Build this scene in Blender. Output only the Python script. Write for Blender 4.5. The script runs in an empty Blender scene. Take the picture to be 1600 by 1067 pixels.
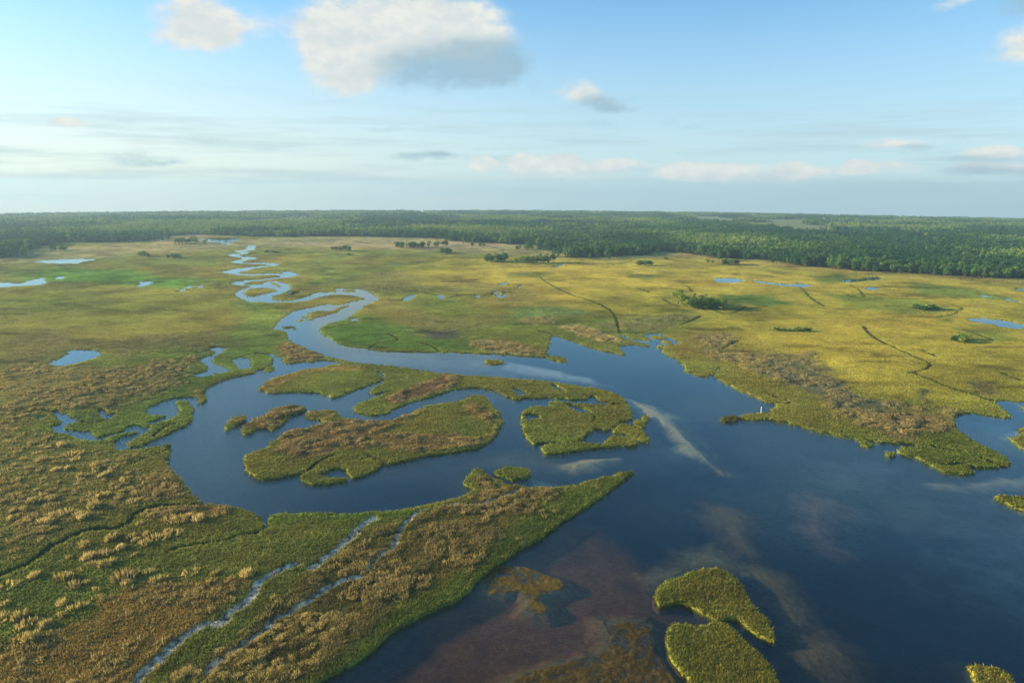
import bpy, math, random
import numpy as np
from mathutils import Matrix, Vector
random.seed(7); rng = np.random.default_rng(7)
S = bpy.context.scene
R_ = math.radians
# ------------------------------------------------------------------ camera
H = 90.0                 # metres above the water
F = 1067.0               # focal length in pixels of the 1600 px wide photograph
PITCH, ROLL = 0.2231, 0.0052
RP = 130000.0            # radius of the gently domed ground
cam = bpy.data.objects.new('camera', bpy.data.cameras.new('camera'))
S.collection.objects.link(cam); S.camera = cam
cam.data.sensor_width = 36.0; cam.data.lens = 36.0 * F / 1600.0
cam.data.clip_start = 1.0; cam.data.clip_end = 60000.0
CM = Matrix.Translation((0, 0, H)) @ Matrix.Rotation(math.pi/2 - PITCH, 4, 'X') @ Matrix.Rotation(ROLL, 4, 'Z')
cam.matrix_world = CM
M3 = np.array(CM.to_3x3())
def pixdir(px, py):
    d = np.stack([(np.asarray(px, float) - 800) / F, (533.5 - np.asarray(py, float)) / F, -np.ones_like(np.asarray(px, float))], -1)
    d = d @ M3.T
    return d / np.linalg.norm(d, axis=-1, keepdims=True)
def ground(px, py, z=0.6):
    d = pixdir(px, py)
    a = (d[..., 0]**2 + d[..., 1]**2) / (2*RP); b = d[..., 2]; c = H - z
    disc = np.maximum(b*b - 4*a*c, 0)
    t = (-b - np.sqrt(disc)) / (2*a)
    return np.stack([d[..., 0]*t, d[..., 1]*t], -1)
# ------------------------------------------------------------------ light
SUN_AZ = R_(-80)         # measured clockwise from +Y (the view): the sun stands far left
SUN_EL = R_(13)
sd = bpy.data.lights.new('sun', 'SUN'); sd.energy = 5.0; sd.angle = R_(0.6); sd.color = (1.0, 0.86, 0.62)
so = bpy.data.objects.new('sun', sd); S.collection.objects.link(so)
sv = Vector((math.sin(SUN_AZ)*math.cos(SUN_EL), math.cos(SUN_AZ)*math.cos(SUN_EL), math.sin(SUN_EL)))
so.rotation_euler = sv.to_track_quat('Z', 'Y').to_euler()
S.view_settings.view_transform = 'Standard'; S.view_settings.look = 'None'
S.view_settings.exposure = 0.98; S.view_settings.gamma = 1.0
S.cycles.use_denoising = True
S.cycles.max_bounces = 6; S.cycles.diffuse_bounces = 2; S.cycles.glossy_bounces = 2
S.cycles.transmission_bounces = 2; S.cycles.transparent_max_bounces = 6; S.cycles.volume_bounces = 0
S.cycles.caustics_reflective = False; S.cycles.caustics_refractive = False

class NT:
    def __init__(s, tree): s.t = tree; s.l = tree.links.new
    def n(s, typ, ins=None, **kw):
        nd = s.t.nodes.new(typ)
        for k, v in kw.items(): setattr(nd, k, v)
        for k, v in (ins or {}).items():
            if isinstance(v, bpy.types.NodeSocket): s.l(v, nd.inputs[k])
            else: nd.inputs[k].default_value = v
        return nd
    def m(s, op, a, b=0.0, c=0.0, clamp=False):
        return s.n('ShaderNodeMath', {0: a, 1: b, 2: c}, operation=op, use_clamp=clamp).outputs[0]
    def v(s, op, a, b=(0, 0, 0)):
        nd = s.n('ShaderNodeVectorMath', {0: a, 1: b}, operation=op)
        return nd.outputs['Value'] if op in ('LENGTH', 'DOT_PRODUCT') else nd.outputs[0]
    def mix(s, f, a, b, typ='MIX'):
        nd = s.n('ShaderNodeMix', data_type='RGBA', blend_type=typ)
        for i, x in ((0, f), (6, a), (7, b)):
            if isinstance(x, bpy.types.NodeSocket): s.l(x, nd.inputs[i])
            else: nd.inputs[i].default_value = x
        return nd.outputs[2]
    def noise(s, vec, scale, detail=4, rough=.55, out=0):
        return s.n('ShaderNodeTexNoise', {'Vector': vec, 'Scale': scale, 'Detail': detail, 'Roughness': rough}).outputs[out]
    def ss(s, x, a, b):
        return s.n('ShaderNodeMapRange', {0: x, 1: a, 2: b, 3: 0.0, 4: 1.0}, interpolation_type='SMOOTHSTEP').outputs[0]
# ------------------------------------------------------------------ sky with clouds
W = bpy.data.worlds.new('World'); S.world = W; W.use_nodes = True; W.node_tree.nodes.clear()
w = NT(W.node_tree)
gen = w.n('ShaderNodeTexCoord').outputs['Generated']
dvec = w.v('NORMALIZE', gen)
DIP = 0.036
dsky = w.v('ADD', dvec, (0, 0, DIP))
sep0 = w.n('ShaderNodeSeparateXYZ', {0: dsky})
zc = w.m('MAXIMUM', sep0.outputs[2], 0.004)
dsky = w.n('ShaderNodeCombineXYZ', {0: sep0.outputs[0], 1: sep0.outputs[1], 2: zc}).outputs[0]
sky = w.n('ShaderNodeTexSky', {0: dsky}, sky_type='NISHITA', sun_disc=False)
sky.sun_elevation = SUN_EL; sky.sun_rotation = SUN_AZ
sky.air_density = 1.0; sky.dust_density = 0.6; sky.ozone_density = 3.0; sky.altitude = 100
skyc = w.mix(1.0, sky.outputs[0], (0.80, 1.06, 1.10, 1), 'MULTIPLY')
sep = w.n('ShaderNodeSeparateXYZ', {0: dvec})
az = w.m('ARCTAN2', sep.outputs[0], sep.outputs[1])
el = w.m('ARCSINE', sep.outputs[2])
ae = w.n('ShaderNodeCombineXYZ', {0: az, 1: el, 2: 0.0}).outputs[0]
# wobble so that the puffs get torn edges; stretched sideways as seen low in the sky
nv = w.n('ShaderNodeVectorMath', {0: ae, 1: (9.0, 22.0, 1.0)}, operation='MULTIPLY').outputs[0]
wob = w.noise(nv, 1.0, 5, .6, 1)
wobc = w.v('MULTIPLY', w.v('SUBTRACT', wob, (.5, .5, .5)), (0.075, 0.034, 0))
aew = w.v('ADD', ae, wobc)
fine = w.noise(w.v('MULTIPLY', ae, (42.0, 66.0, 1.0)), 1.0, 6, .6)
fine2 = w.noise(w.v('MULTIPLY', ae, (16.0, 30.0, 1.0)), 1.0, 5, .6)
CA = 1.2
def blobs(lst):
    acc = None
    for (px, py, rx, ry, amp) in lst:
        d = pixdir(px, py); a = math.atan2(d[0], d[1]); e = math.asin(d[2])
        q = w.v('MULTIPLY', w.v('SUBTRACT', aew, (a, e, 0)), (F/rx, F/ry, 0))
        L = w.v('LENGTH', q)
        g = w.n('ShaderNodeMapRange', {0: L, 1: 1.25, 2: 0.0, 3: 0.0, 4: amp*CA}, interpolation_type='SMOOTHSTEP').outputs[0]
        acc = g if acc is None else w.m('ADD', acc, g)
    return acc
white = blobs([(300, 38, 64, 44, 1.3), (355, 48, 60, 34, .6), (430, 35, 70, 26, .42), (520, 75, 75, 70, 1.0), (600, 45, 130, 60, 1.35), (560, 110, 85, 50, .8),
               (690, 35, 110, 50, 1.1), (760, 70, 75, 60, .65), (905, 142, 44, 22, 1.0), (955, 155, 50, 18, .5), (1585, 82, 50, 24, .8), (1600, 60, 40, 30, .5), (1385, 226, 62, 14, .8),
               ])
wlow = blobs([(752, 256, 26, 12, .85), (815, 254, 44, 14, .75), (882, 252, 38, 12, .95), (960, 258, 70, 12, .5), (1085, 262, 62, 14, .8), (1060, 276, 40, 9, .6), (1140, 258, 60, 10, .4), (1250, 264, 40, 12, .6), (1338, 264, 30, 11, .8),
               (1400, 262, 50, 12, .4), (1560, 238, 50, 10, .7), (1570, 262, 80, 10, .6), (860, 270, 150, 16, .35), (1180, 275, 200, 18, .35), (115, 190, 60, 12, .3), (110, 188, 26, 8, .25), (1480, 4, 60, 14, .3), (230, 225, 40, 10, .25)])
grey = blobs([(690, 95, 125, 50, 1.1), (770, 95, 85, 38, .9), (620, 120, 110, 40, .35), (940, 158, 66, 18, 1.1), (905, 133, 60, 16, .3), (975, 168, 42, 9, .6), (940, 193, 78, 16, .5), (840, 140, 22, 22, .4), (1090, 200, 32, 10, .6), (1050, 186, 30, 12, .4),
              (800, 108, 36, 24, .5), (600, 204, 40, 9, .6), (1420, 232, 46, 8, .7), (225, 246, 70, 14, .8), (190, 272, 55, 8, .6), (270, 256, 50, 6, .5), (60, 278, 70, 12, .5), (320, 222, 40, 7, .4), (650, 244, 60, 10, .95), (700, 246, 30, 8, .8), (640, 262, 30, 5, .4),
              (600, 284, 70, 5, .35), (1200, 274, 60, 12, .55), (1130, 268, 30, 8, .3), (1250, 190, 30, 7, .4), (1570, 268, 80, 14, .95), (1540, 246, 60, 10, .7), (1590, 12, 40, 20, .8), (1500, 216, 22, 8, .4), (1330, 276, 80, 8, .4), (180, 192, 60, 10, .4), (1480, 265, 60, 12, .3), (60, 8, 90, 14, .35)])
tear = w.m('ADD', w.m('MULTIPLY', fine, .9), w.m('MULTIPLY', fine2, .5))
wd = w.m('MAXIMUM', w.ss(w.m('MULTIPLY', white, tear), .16, .85), w.ss(w.m('MULTIPLY', wlow, tear), .10, .42))
gd = w.ss(w.m('MULTIPLY', grey, tear), .14, 1.05)
# thin far veils low over the horizon
veil = w.noise(w.v('MULTIPLY', ae, (3.2, 46.0, 1.0)), 1.0, 6, .6)
elH = w.m('ADD', el, 0.034)
lowb = w.m('MULTIPLY', w.ss(elH, 0.0, 0.02), w.ss(elH, 0.19, 0.06))
vd = w.m('MULTIPLY', w.m('MULTIPLY', w.ss(veil, .44, .66), lowb), .62)
SC = 3.8                # cloud radiance before the background strength
lit = (SC*.92, SC*.94, SC*.88, 1); shade = (SC*.36, SC*.55, SC*.66, 1)
hz = w.ss(elH, 0.33, 0.02)
left = w.ss(az, 0.3, -0.8)
hcol = w.mix(left, (SC*.66, SC*.82, SC*.88, 1), (SC*1.0, SC*.95, SC*.78, 1))
c0 = w.mix(w.m('MULTIPLY', hz, .78), skyc, hcol)
band = w.m('MULTIPLY', w.ss(elH, 0.062, 0.022), .5)
c0 = w.mix(band, c0, w.mix(left, (SC*.42, SC*.60, SC*.66, 1), (SC*.70, SC*.70, SC*.60, 1)))
c1 = w.mix(vd, c0, (SC*.50, SC*.66, SC*.73, 1))
body = w.ss(w.m('ADD', w.m('MULTIPLY', fine, .45), w.m('MULTIPLY', fine2, .55)), .36, .66)
litc = w.mix(body, (SC*.72, SC*.80, SC*.82, 1), lit)
c2 = w.mix(wd, c1, litc)
c3 = w.mix(w.m('MULTIPLY', gd, .80), c2, shade)
bg = w.n('ShaderNodeBackground', {0: c3, 1: 0.125})
w.l(bg.outputs[0], w.n('ShaderNodeOutputWorld').inputs[0])

# ------------------------------------------------------------------ helpers
def tag(o, label=None, cat=None, group=None, kind=None):
    for k, v in (('label', label), ('category', cat), ('group', group), ('kind', kind)):
        if v: o[k] = v
    return o
def make_mesh(name, verts, faces, mat=None, col=None, smooth=False, attrs=None, parent=None, link=True):
    """verts (n,3), faces (m,3) or (m,4) numpy arrays"""
    me = bpy.data.meshes.new(name)
    n, (m, k) = len(verts), faces.shape
    me.vertices.add(n); me.vertices.foreach_set('co', np.ascontiguousarray(verts, dtype=np.float32).ravel())
    me.loops.add(m*k); me.loops.foreach_set('vertex_index', np.ascontiguousarray(faces, dtype=np.int32).ravel())
    me.polygons.add(m); me.polygons.foreach_set('loop_start', np.arange(0, m*k, k, dtype=np.int32))
    me.polygons.foreach_set('loop_total', np.full(m, k, dtype=np.int32))
    if smooth: me.polygons.foreach_set('use_smooth', np.ones(m, dtype=bool))
    me.update(calc_edges=True)
    if col is not None:
        a = me.color_attributes.new('tint', 'FLOAT_COLOR', 'POINT')
        a.data.foreach_set('color', np.concatenate([col, np.ones((n, 1))], 1).astype(np.float32).ravel())
    for kx, vx in (attrs or {}).items():
        a = me.attributes.new(kx, 'FLOAT', 'POINT'); a.data.foreach_set('value', np.asarray(vx, dtype=np.float32))
    if mat: me.materials.append(mat)
    o = bpy.data.objects.new(name, me)
    if link: S.collection.objects.link(o)
    if parent: o.parent = parent
    return o
_perm = rng.random((512, 512))
def vnoise(x, y, s):
    x = x/s; y = y/s; xi = np.floor(x).astype(int); yi = np.floor(y).astype(int)
    fx = x-xi; fy = y-yi; fx = fx*fx*(3-2*fx); fy = fy*fy*(3-2*fy)
    g = lambda a, b: _perm[a & 511, b & 511]
    return (g(xi, yi)*(1-fx)+g(xi+1, yi)*fx)*(1-fy)+(g(xi, yi+1)*(1-fx)+g(xi+1, yi+1)*fx)*fy
def fbm(x, y, s, o=4):
    r = 0; a = .5; t = 0
    for k in range(o):
        r = r + a*vnoise(x+37.7*k, y-91.3*k, s); t += a; a *= .55; s *= .48
    return r/t
def A(r, g, b, k=1.0):   # sRGB 0-255 -> linear albedo
    c = np.array([r, g, b])/255.
    return np.where(c < .04045, c/12.92, ((c+.055)/1.055)**2.4)*k
# ------------------------------------------------------------------ polar terrain grid
azf = np.arange(-0.80, 0.80, 0.00115)
azw = np.concatenate([np.arange(-math.pi, -0.80, 0.03), azf, np.arange(0.80, math.pi+.001, 0.03)])
azw[-1] = math.pi
inv = np.arange(1.0/58, 1.0/9000, -0.62/(683*H)*1.25)
rr = np.concatenate([[2, 12, 24, 36, 48], 1/inv[1/inv < 2400]])
rr = np.concatenate([rr, np.geomspace(rr[-1]*1.02, 6500, 110)])
NA, NR = len(azw), len(rr)
SX = np.sin(azw)[:, None]*rr[None, :]; SY = np.cos(azw)[:, None]*rr[None, :]
RRG = np.broadcast_to(rr[None, :], SX.shape)
drr = np.gradient(rr)
TILE = {'1': (0, 320, 4), '2': (400, 320, 4), '3': (800, 320, 4), '4': (1200, 320, 4), '5': (0, 560, 4), '6': (400, 560, 4), '7': (800, 560, 4), '8': (1200, 560, 4),
        'A': (0, 800, 4), 'B': (400, 800, 4), 'C': (800, 800, 4), 'D': (1200, 800, 4),
        'm': (300, 360, 8), 'n': (420, 440, 8), 'c': (40, 540, 16/3), 'e': (1150, 600, 15.93), 'g': (980, 380, 16/3), 'h': (800, 340, 16/3),
        'k': (560, 340, 16/3), 'q': (1300, 560, 16/3), 'f': (0, 0, 1)}
def P(s):                # traced outline -> photo pixels
    out = []; t = TILE['f']
    for tok in s.split():
        if tok[0].isalpha() or (len(tok) > 1 and tok[1] == ':'):
            t = TILE[tok[0]]; tok = tok[2:]
            if not tok: continue
        x, y = tok.split(',')
        out.append((t[0]+float(x)/t[2], t[1]+float(y)/t[2]))
    return np.array(out)
def G(s):
    p = P(s); return ground(p[:, 0], p[:, 1])
def catmull(p, closed=True, n=3):
    k = len(p); out = []
    rngk = range(k if closed else k-1)
    for i in rngk:
        p0, p1, p2, p3 = (p[(i-1) % k], p[i], p[(i+1) % k], p[(i+2) % k]) if closed else (p[max(i-1, 0)], p[i], p[i+1], p[min(i+2, k-1)])
        for j in range(n):
            t = j/n
            out.append(.5*((2*p1)+(-p0+p2)*t+(2*p0-5*p1+4*p2-p3)*t*t+(-p0+3*p1-3*p2+p3)*t**3))
    if not closed: out.append(p[-1])
    return np.array(out)
def Gs(s, closed=True, n=3):  # smoothed in picture space, then laid on the ground
    p = catmull(P(s), closed, n); return ground(p[:, 0], p[:, 1])
def seg_dist(x, y, a, b):
    d = b-a; L = max(d@d, 1e-9)
    t = np.clip(((x-a[0])*d[0]+(y-a[1])*d[1])/L, 0, 1)
    return np.hypot(x-a[0]-t*d[0], y-a[1]-t*d[1])
def window(a, b, m):
    x0, x1 = min(a[0], b[0])-m, max(a[0], b[0])+m; y0, y1 = min(a[1], b[1])-m, max(a[1], b[1])+m
    if x0 < 0 < x1 and y0 < 0: return 0, NA, 0, NR
    if x0 < 0 < x1 and y1 > 0 and y0 <= 0: return 0, NA, 0, NR
    cs = [math.atan2(x, y) for x in (x0, x1) for y in (y0, y1)]
    rs = [math.hypot(x, y) for x in (x0, x1, min(max(0, x0), x1)) for y in (y0, y1)]
    return (np.searchsorted(azw, min(cs)), np.searchsorted(azw, max(cs)), np.searchsorted(rr, min(rs)), np.searchsorted(rr, max(rs)))
def dist_field(pts, closed, m):
    D = np.full((NA, NR), float(m), dtype=np.float32)
    k = len(pts)
    for i in range(k if closed else k-1):
        a, b = pts[i], pts[(i+1) % k]
        mm = m
        i0, i1, j0, j1 = window(a, b, mm)
        if i1 <= i0 or j1 <= j0: continue
        sl = np.s_[i0:i1, j0:j1]
        D[sl] = np.minimum(D[sl], seg_dist(SX[sl], SY[sl], a, b))
    return D
def inside(pts):
    par = np.zeros((NA, NR+1), dtype=np.int32); k = len(pts)
    for i in range(k):
        a, b = pts[i], pts[(i+1) % k]
        ta, tb = math.atan2(a[0], a[1]), math.atan2(b[0], b[1])
        lo, hi = min(ta, tb), max(ta, tb)
        i0, i1 = np.searchsorted(azw, lo), np.searchsorted(azw, hi)
        if i1 <= i0: continue
        t = azw[i0:i1]; s, c = np.sin(t), np.cos(t)
        d = b-a; den = s*d[1]-c*d[0]
        den = np.where(np.abs(den) < 1e-9, 1e-9, den)
        r = (a[0]*d[1]-a[1]*d[0])/den
        j = np.searchsorted(rr, r)
        np.add.at(par, (np.arange(i0, i1), j), 1)
    return (np.cumsum(par, 1)[:, :NR] % 2) == 1
def sdf(pts, m=12.0):
    D = dist_field(pts, True, m); return np.where(inside(pts), D, -D)
# ------------------------------------------------------------------ traced shores (laid on the ground at their real distance)
RIVER = """n:1370,210 1290,250 1200,290 1110,360 1040,400 950,460 860,485 760,510 690,535 650,575 645,610 680,660 740,690 800,720 850,760 930,780 1000,800 1130,815 1230,835 1330,845 1430,855 1590,862
2:1000,914 1150,915 1350,920 1600,932 3:100,943 200,950 290,975 340,976 352,962 300,940 240,935 222,915 240,870 250,812 330,830 430,865 530,895 640,922 715,930 690,905 670,885 690,875 760,870 850,880 855,868 780,848 720,835 685,812 700,808 720,825 800,838 865,845 850,828 832,808
g:150,755 200,745 270,745 330,775 400,795 440,825 380,838 310,850 285,890 330,920 390,945 450,985 480,1020 490,1050
3:1090,1030 7:1070,65 1150,95 1220,112 1240,100 1270,75 1312,45 1300,68 1275,90 1280,115 1340,150 1450,205 1590,262
e:850,445 990,435 1000,470 950,530 910,620 870,680 700,690 450,690 300,720 100,780 60,800 120,830 280,860 500,870 700,850 900,860 1100,890 1250,920 1590,1010
8:200,412 330,450 450,475 600,498 750,515 880,525 930,535 900,545 q:570,742 540,760 570,785 640,800 740,835 820,875 900,920 980,945 1080,955 1170,945 1180,920 1250,905 1380,900 1440,885 1490,875 1480,840 1440,810 1400,780 1330,745 1260,710 1150,660 1100,620 1050,590 1035,540 1040,480 1100,450 1200,445 1300,465 1420,480 1510,480 1470,440 1410,400 1385,360 1400,340 1480,340 1600,352
f:1700,640 2300,660 2900,760 2700,1300 1400,1400 700,1300 400,1140 B:370,1070 600,950 720,860 870,730 1000,660 1150,590 1270,530 1340,480 1380,430 1450,370 1530,310 1600,260
C:100,200 200,150 280,80 340,40 7:420,950 560,860 680,770 760,715 770,706 740,700 640,720 500,755 420,780 300,795 200,800 100,797 0,790
6:1530,760 1460,730 1420,690 1380,682 1350,690 1325,725 1300,762 1310,785 1360,805 1330,835 1200,880 1050,915 900,940 750,955 600,962 450,962 300,962 170,962 100,970 75,990 75,1030 68,1055 55,1055 50,1020 0,965
5:1540,945 1480,927 1420,915 1280,900 1265,880 1220,840 1170,780 1130,720 1070,660 1065,600 1080,545 1095,525 1060,522
c:1190,800 1130,815 1050,830 960,845 900,850 840,850 780,857 755,830 745,805 770,770 830,745 900,730 945,716 940,702 880,706 800,722 700,748 610,774 540,776 470,762 400,732 330,714 270,706 245,690 250,665 290,640 330,625 330,610 300,605 270,570 242,545 250,540 290,550 330,560 350,565 385,600 410,620 380,632 340,642 300,670 290,690 340,698 400,701 470,707 530,715 550,745 580,755 640,750 720,730 790,710 850,690 870,665 900,656 960,663 1020,680 1025,692 1000,707 950,732 900,765 850,795 835,820 850,837 900,834 960,832 1000,815 1070,775 1170,740 1280,690 1380,640 1405,600 1400,550 1418,518
1385,480 1375,447 1300,445 1235,455 1235,490 1265,530 1255,565 1210,590 1130,618 1040,640 1040,626 1120,600 1200,580 1210,568 1140,568 1060,568 1025,540 1025,520 1060,495 1120,465 1200,435 1300,425 1400,420 1432,430 1438,470 1430,500 1480,490 1505,460 1515,420 1500,380 1550,335 1590,314
5:1420,125 1500,105 1590,82 2:60,1015 100,985 112,955 100,940 60,931 70,922 120,933 165,955 180,985 240,985 320,975 420,965
n:735,938 600,870 480,830 380,780 310,745 250,700 230,660 225,620 190,605 120,590 65,585 70,570 110,530 120,490 170,450 250,400 300,365 350,350 440,330 560,310 650,285 760,268 800,285 880,280 950,270 1000,252 1100,230 1200,210 1190,195 1100,170 960,155 800,155 650,180 520,215 400,240 200,248 0,250
m:850,882 700,878 650,855 590,825 550,800 560,765 600,735 680,710 750,700 720,685 620,680 530,670 490,658 540,635 620,620 760,610 900,598 1020,583 1110,572 1115,560 1060,550 900,552 700,553 560,547 480,532 380,515 420,498 500,478 600,466 720,450 850,440 950,434 995,428 960,420 850,412 700,410 600,405 500,390 510,378 570,368 640,350 640,338 570,325 490,315 470,300 520,288 600,283 640,278 620,270 540,262 560,248 650,238 720,230 680,220 680,208 740,200 720,188 740,182 795,195 780,207 745,217 768,228 745,238 660,250 640,258 700,265 690,280 610,297 570,305 620,318 700,322 800,333 780,352 690,360 640,374 600,390 640,398 800,398 950,398 1070,413 1050,432 950,442 850,457 750,472 640,502 570,520 600,528 700,536 900,535 1050,532 1120,538 1150,528 1130,515 1100,508 1200,503 1270,518 1330,545 1290,567 1180,578 1080,592 950,608 850,618 750,628 680,640 640,658 650,672 720,672 790,665 850,668 890,650 970,628 1060,630 1130,645 1200,665 1230,700 1210,730 1150,760 1080,785 1000,810 985,830 1000,850 1080,865 1200,868 1350,845 1450,815 1590,765
n:640,128 740,118 800,125 850,120 855,100 820,86 950,80 1100,83 1200,100 1290,140 1350,180"""
PONDS = [  # outline, label
 ("1:310,985 350,960 430,925 435,900 590,900 635,930 570,955 500,975 400,998", "blue pond with a notched upper shore in brown rush on the left"),
 ("1:220,353 300,340 400,335 590,335 560,345 500,352 480,362 350,362", "long pale pond in the far left marsh below the forest"),
 ("1:-300,478 0,480 60,480 110,490 180,470 260,452 270,465 290,475 270,490 180,500 0,508 -300,518", "white forked pool cut by the left edge of the bright green marsh"),
 ("1:865,500 880,485 875,472 910,478 940,472 955,485 910,500 875,508", "small white pool alone in the green marsh left of the winding river"),
 ("1:1160,511 1190,500 1212,504 1170,516", "flat white puddle, middle of three beside the narrow left creek"),
 ("1:1122,531 1140,520 1150,530 1135,536", "smallest white puddle, lowest of three beside the narrow left creek"),
 ("1:1236,507 1250,500 1268,506 1250,512", "small white puddle, rightmost of three beside the narrow left creek"),
 ("1:355,454 375,444 397,452 378,461", "tiny white pool right of the forked pool in bright green marsh"),
 ("1:1265,217 1290,207 1340,206 1470,203 1480,215 1500,222 1440,226 1400,233 1280,223", "bright lagoon before the forest at the head of the river"),
 ("1:1392,237 1420,229 1442,240 1425,247", "narrow white pool just below the lagoon at the river head"),
 ("1:1255,970 1270,950 1310,938 1355,915 1330,905 1310,892 1340,883 1400,888 1405,905 1350,932 1322,960 1330,985 1370,995 1420,1020 1440,1032 1360,1045 1260,1067 1225,1062 1225,1050 1280,1040 1310,1010 1290,985", "blue hooked creek basin beside the inner bay on the left"),
 ("1:1460,968 1500,955 1545,950 1562,975 1560,1005 1510,1020 1490,1000", "small blue pool between two green lobes by the inner bay"),
 ("k:375,688 400,660 430,640 475,640 450,667 410,688", "small pale pool at the left end of the curving middle creek"),
 ("k:648,651 690,643 717,660 700,675 670,665", "small pale pool on the right shoulder of the curving middle creek"),
 ("k:1125,608 1150,613 1190,645 1232,625 1222,657 1175,662 1150,635", "V shaped pale pool at the end of the middle creek"),
 ("k:1172,552 1210,540 1252,528 1225,549 1190,560", "slim pale pool above the V shaped pool"),
 ("k:1335,575 1358,560 1350,570 1325,580", "thin pale pool at the bend right of the V shaped pool"),
 ("k:975,648 1000,644 1018,655 990,661", "thin reedy pool along the middle creek"),
 ("c:610,545 640,530 660,555 710,567 715,585 680,600 640,570", "blue comma shaped pool at the tip of the round green lobe on the left"),
 ("c:100,585 130,578 165,583 130,593", "tiny pool in the green patch on the far left of the tidal creeks"),
 ("g:705,278 740,288 860,285 960,298 975,305 920,320 860,324 750,317 735,298", "bright blue pond in golden marsh above the tree clump"),
 ("g:1050,303 1120,313 1200,326 1320,333 1400,336 1460,333 1550,343 1500,357 1380,357 1280,347 1180,337 1090,320", "long thin pale pool right of the bright blue pond"),
 ("4:450,475 500,464 580,460 650,447 700,450 690,463 620,469 520,479", "pale slender pond close to the forest edge on the right"),
 ("4:608,518 650,511 692,520 645,529", "small ring shaped pool below the slender pond"),
 ("4:1250,708 1330,701 1450,713 1600,742 1700,760 1700,778 1600,767 1500,764 1400,742 1300,727", "blue pond at the right edge of the golden marsh"),
 ("4:1325,560 1350,558 1385,562 1385,570 1340,572", "tiny white pool in the green streak on the right"),
 ("4:1465,577 1560,597 1565,602 1500,592", "thin slanting white pool on the right"),
 ("4:1550,521 1720,526 1720,533 1570,529", "thin white pool high at the right edge"),
 ("h:330,402 400,385 425,375 422,390 370,407", "small pale pool right of the dark tree row"),
 ("2:590,708 610,704 640,708 648,722 625,716 600,718", "tiny pale pool on the green bank inside the river bend"),
]
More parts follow.
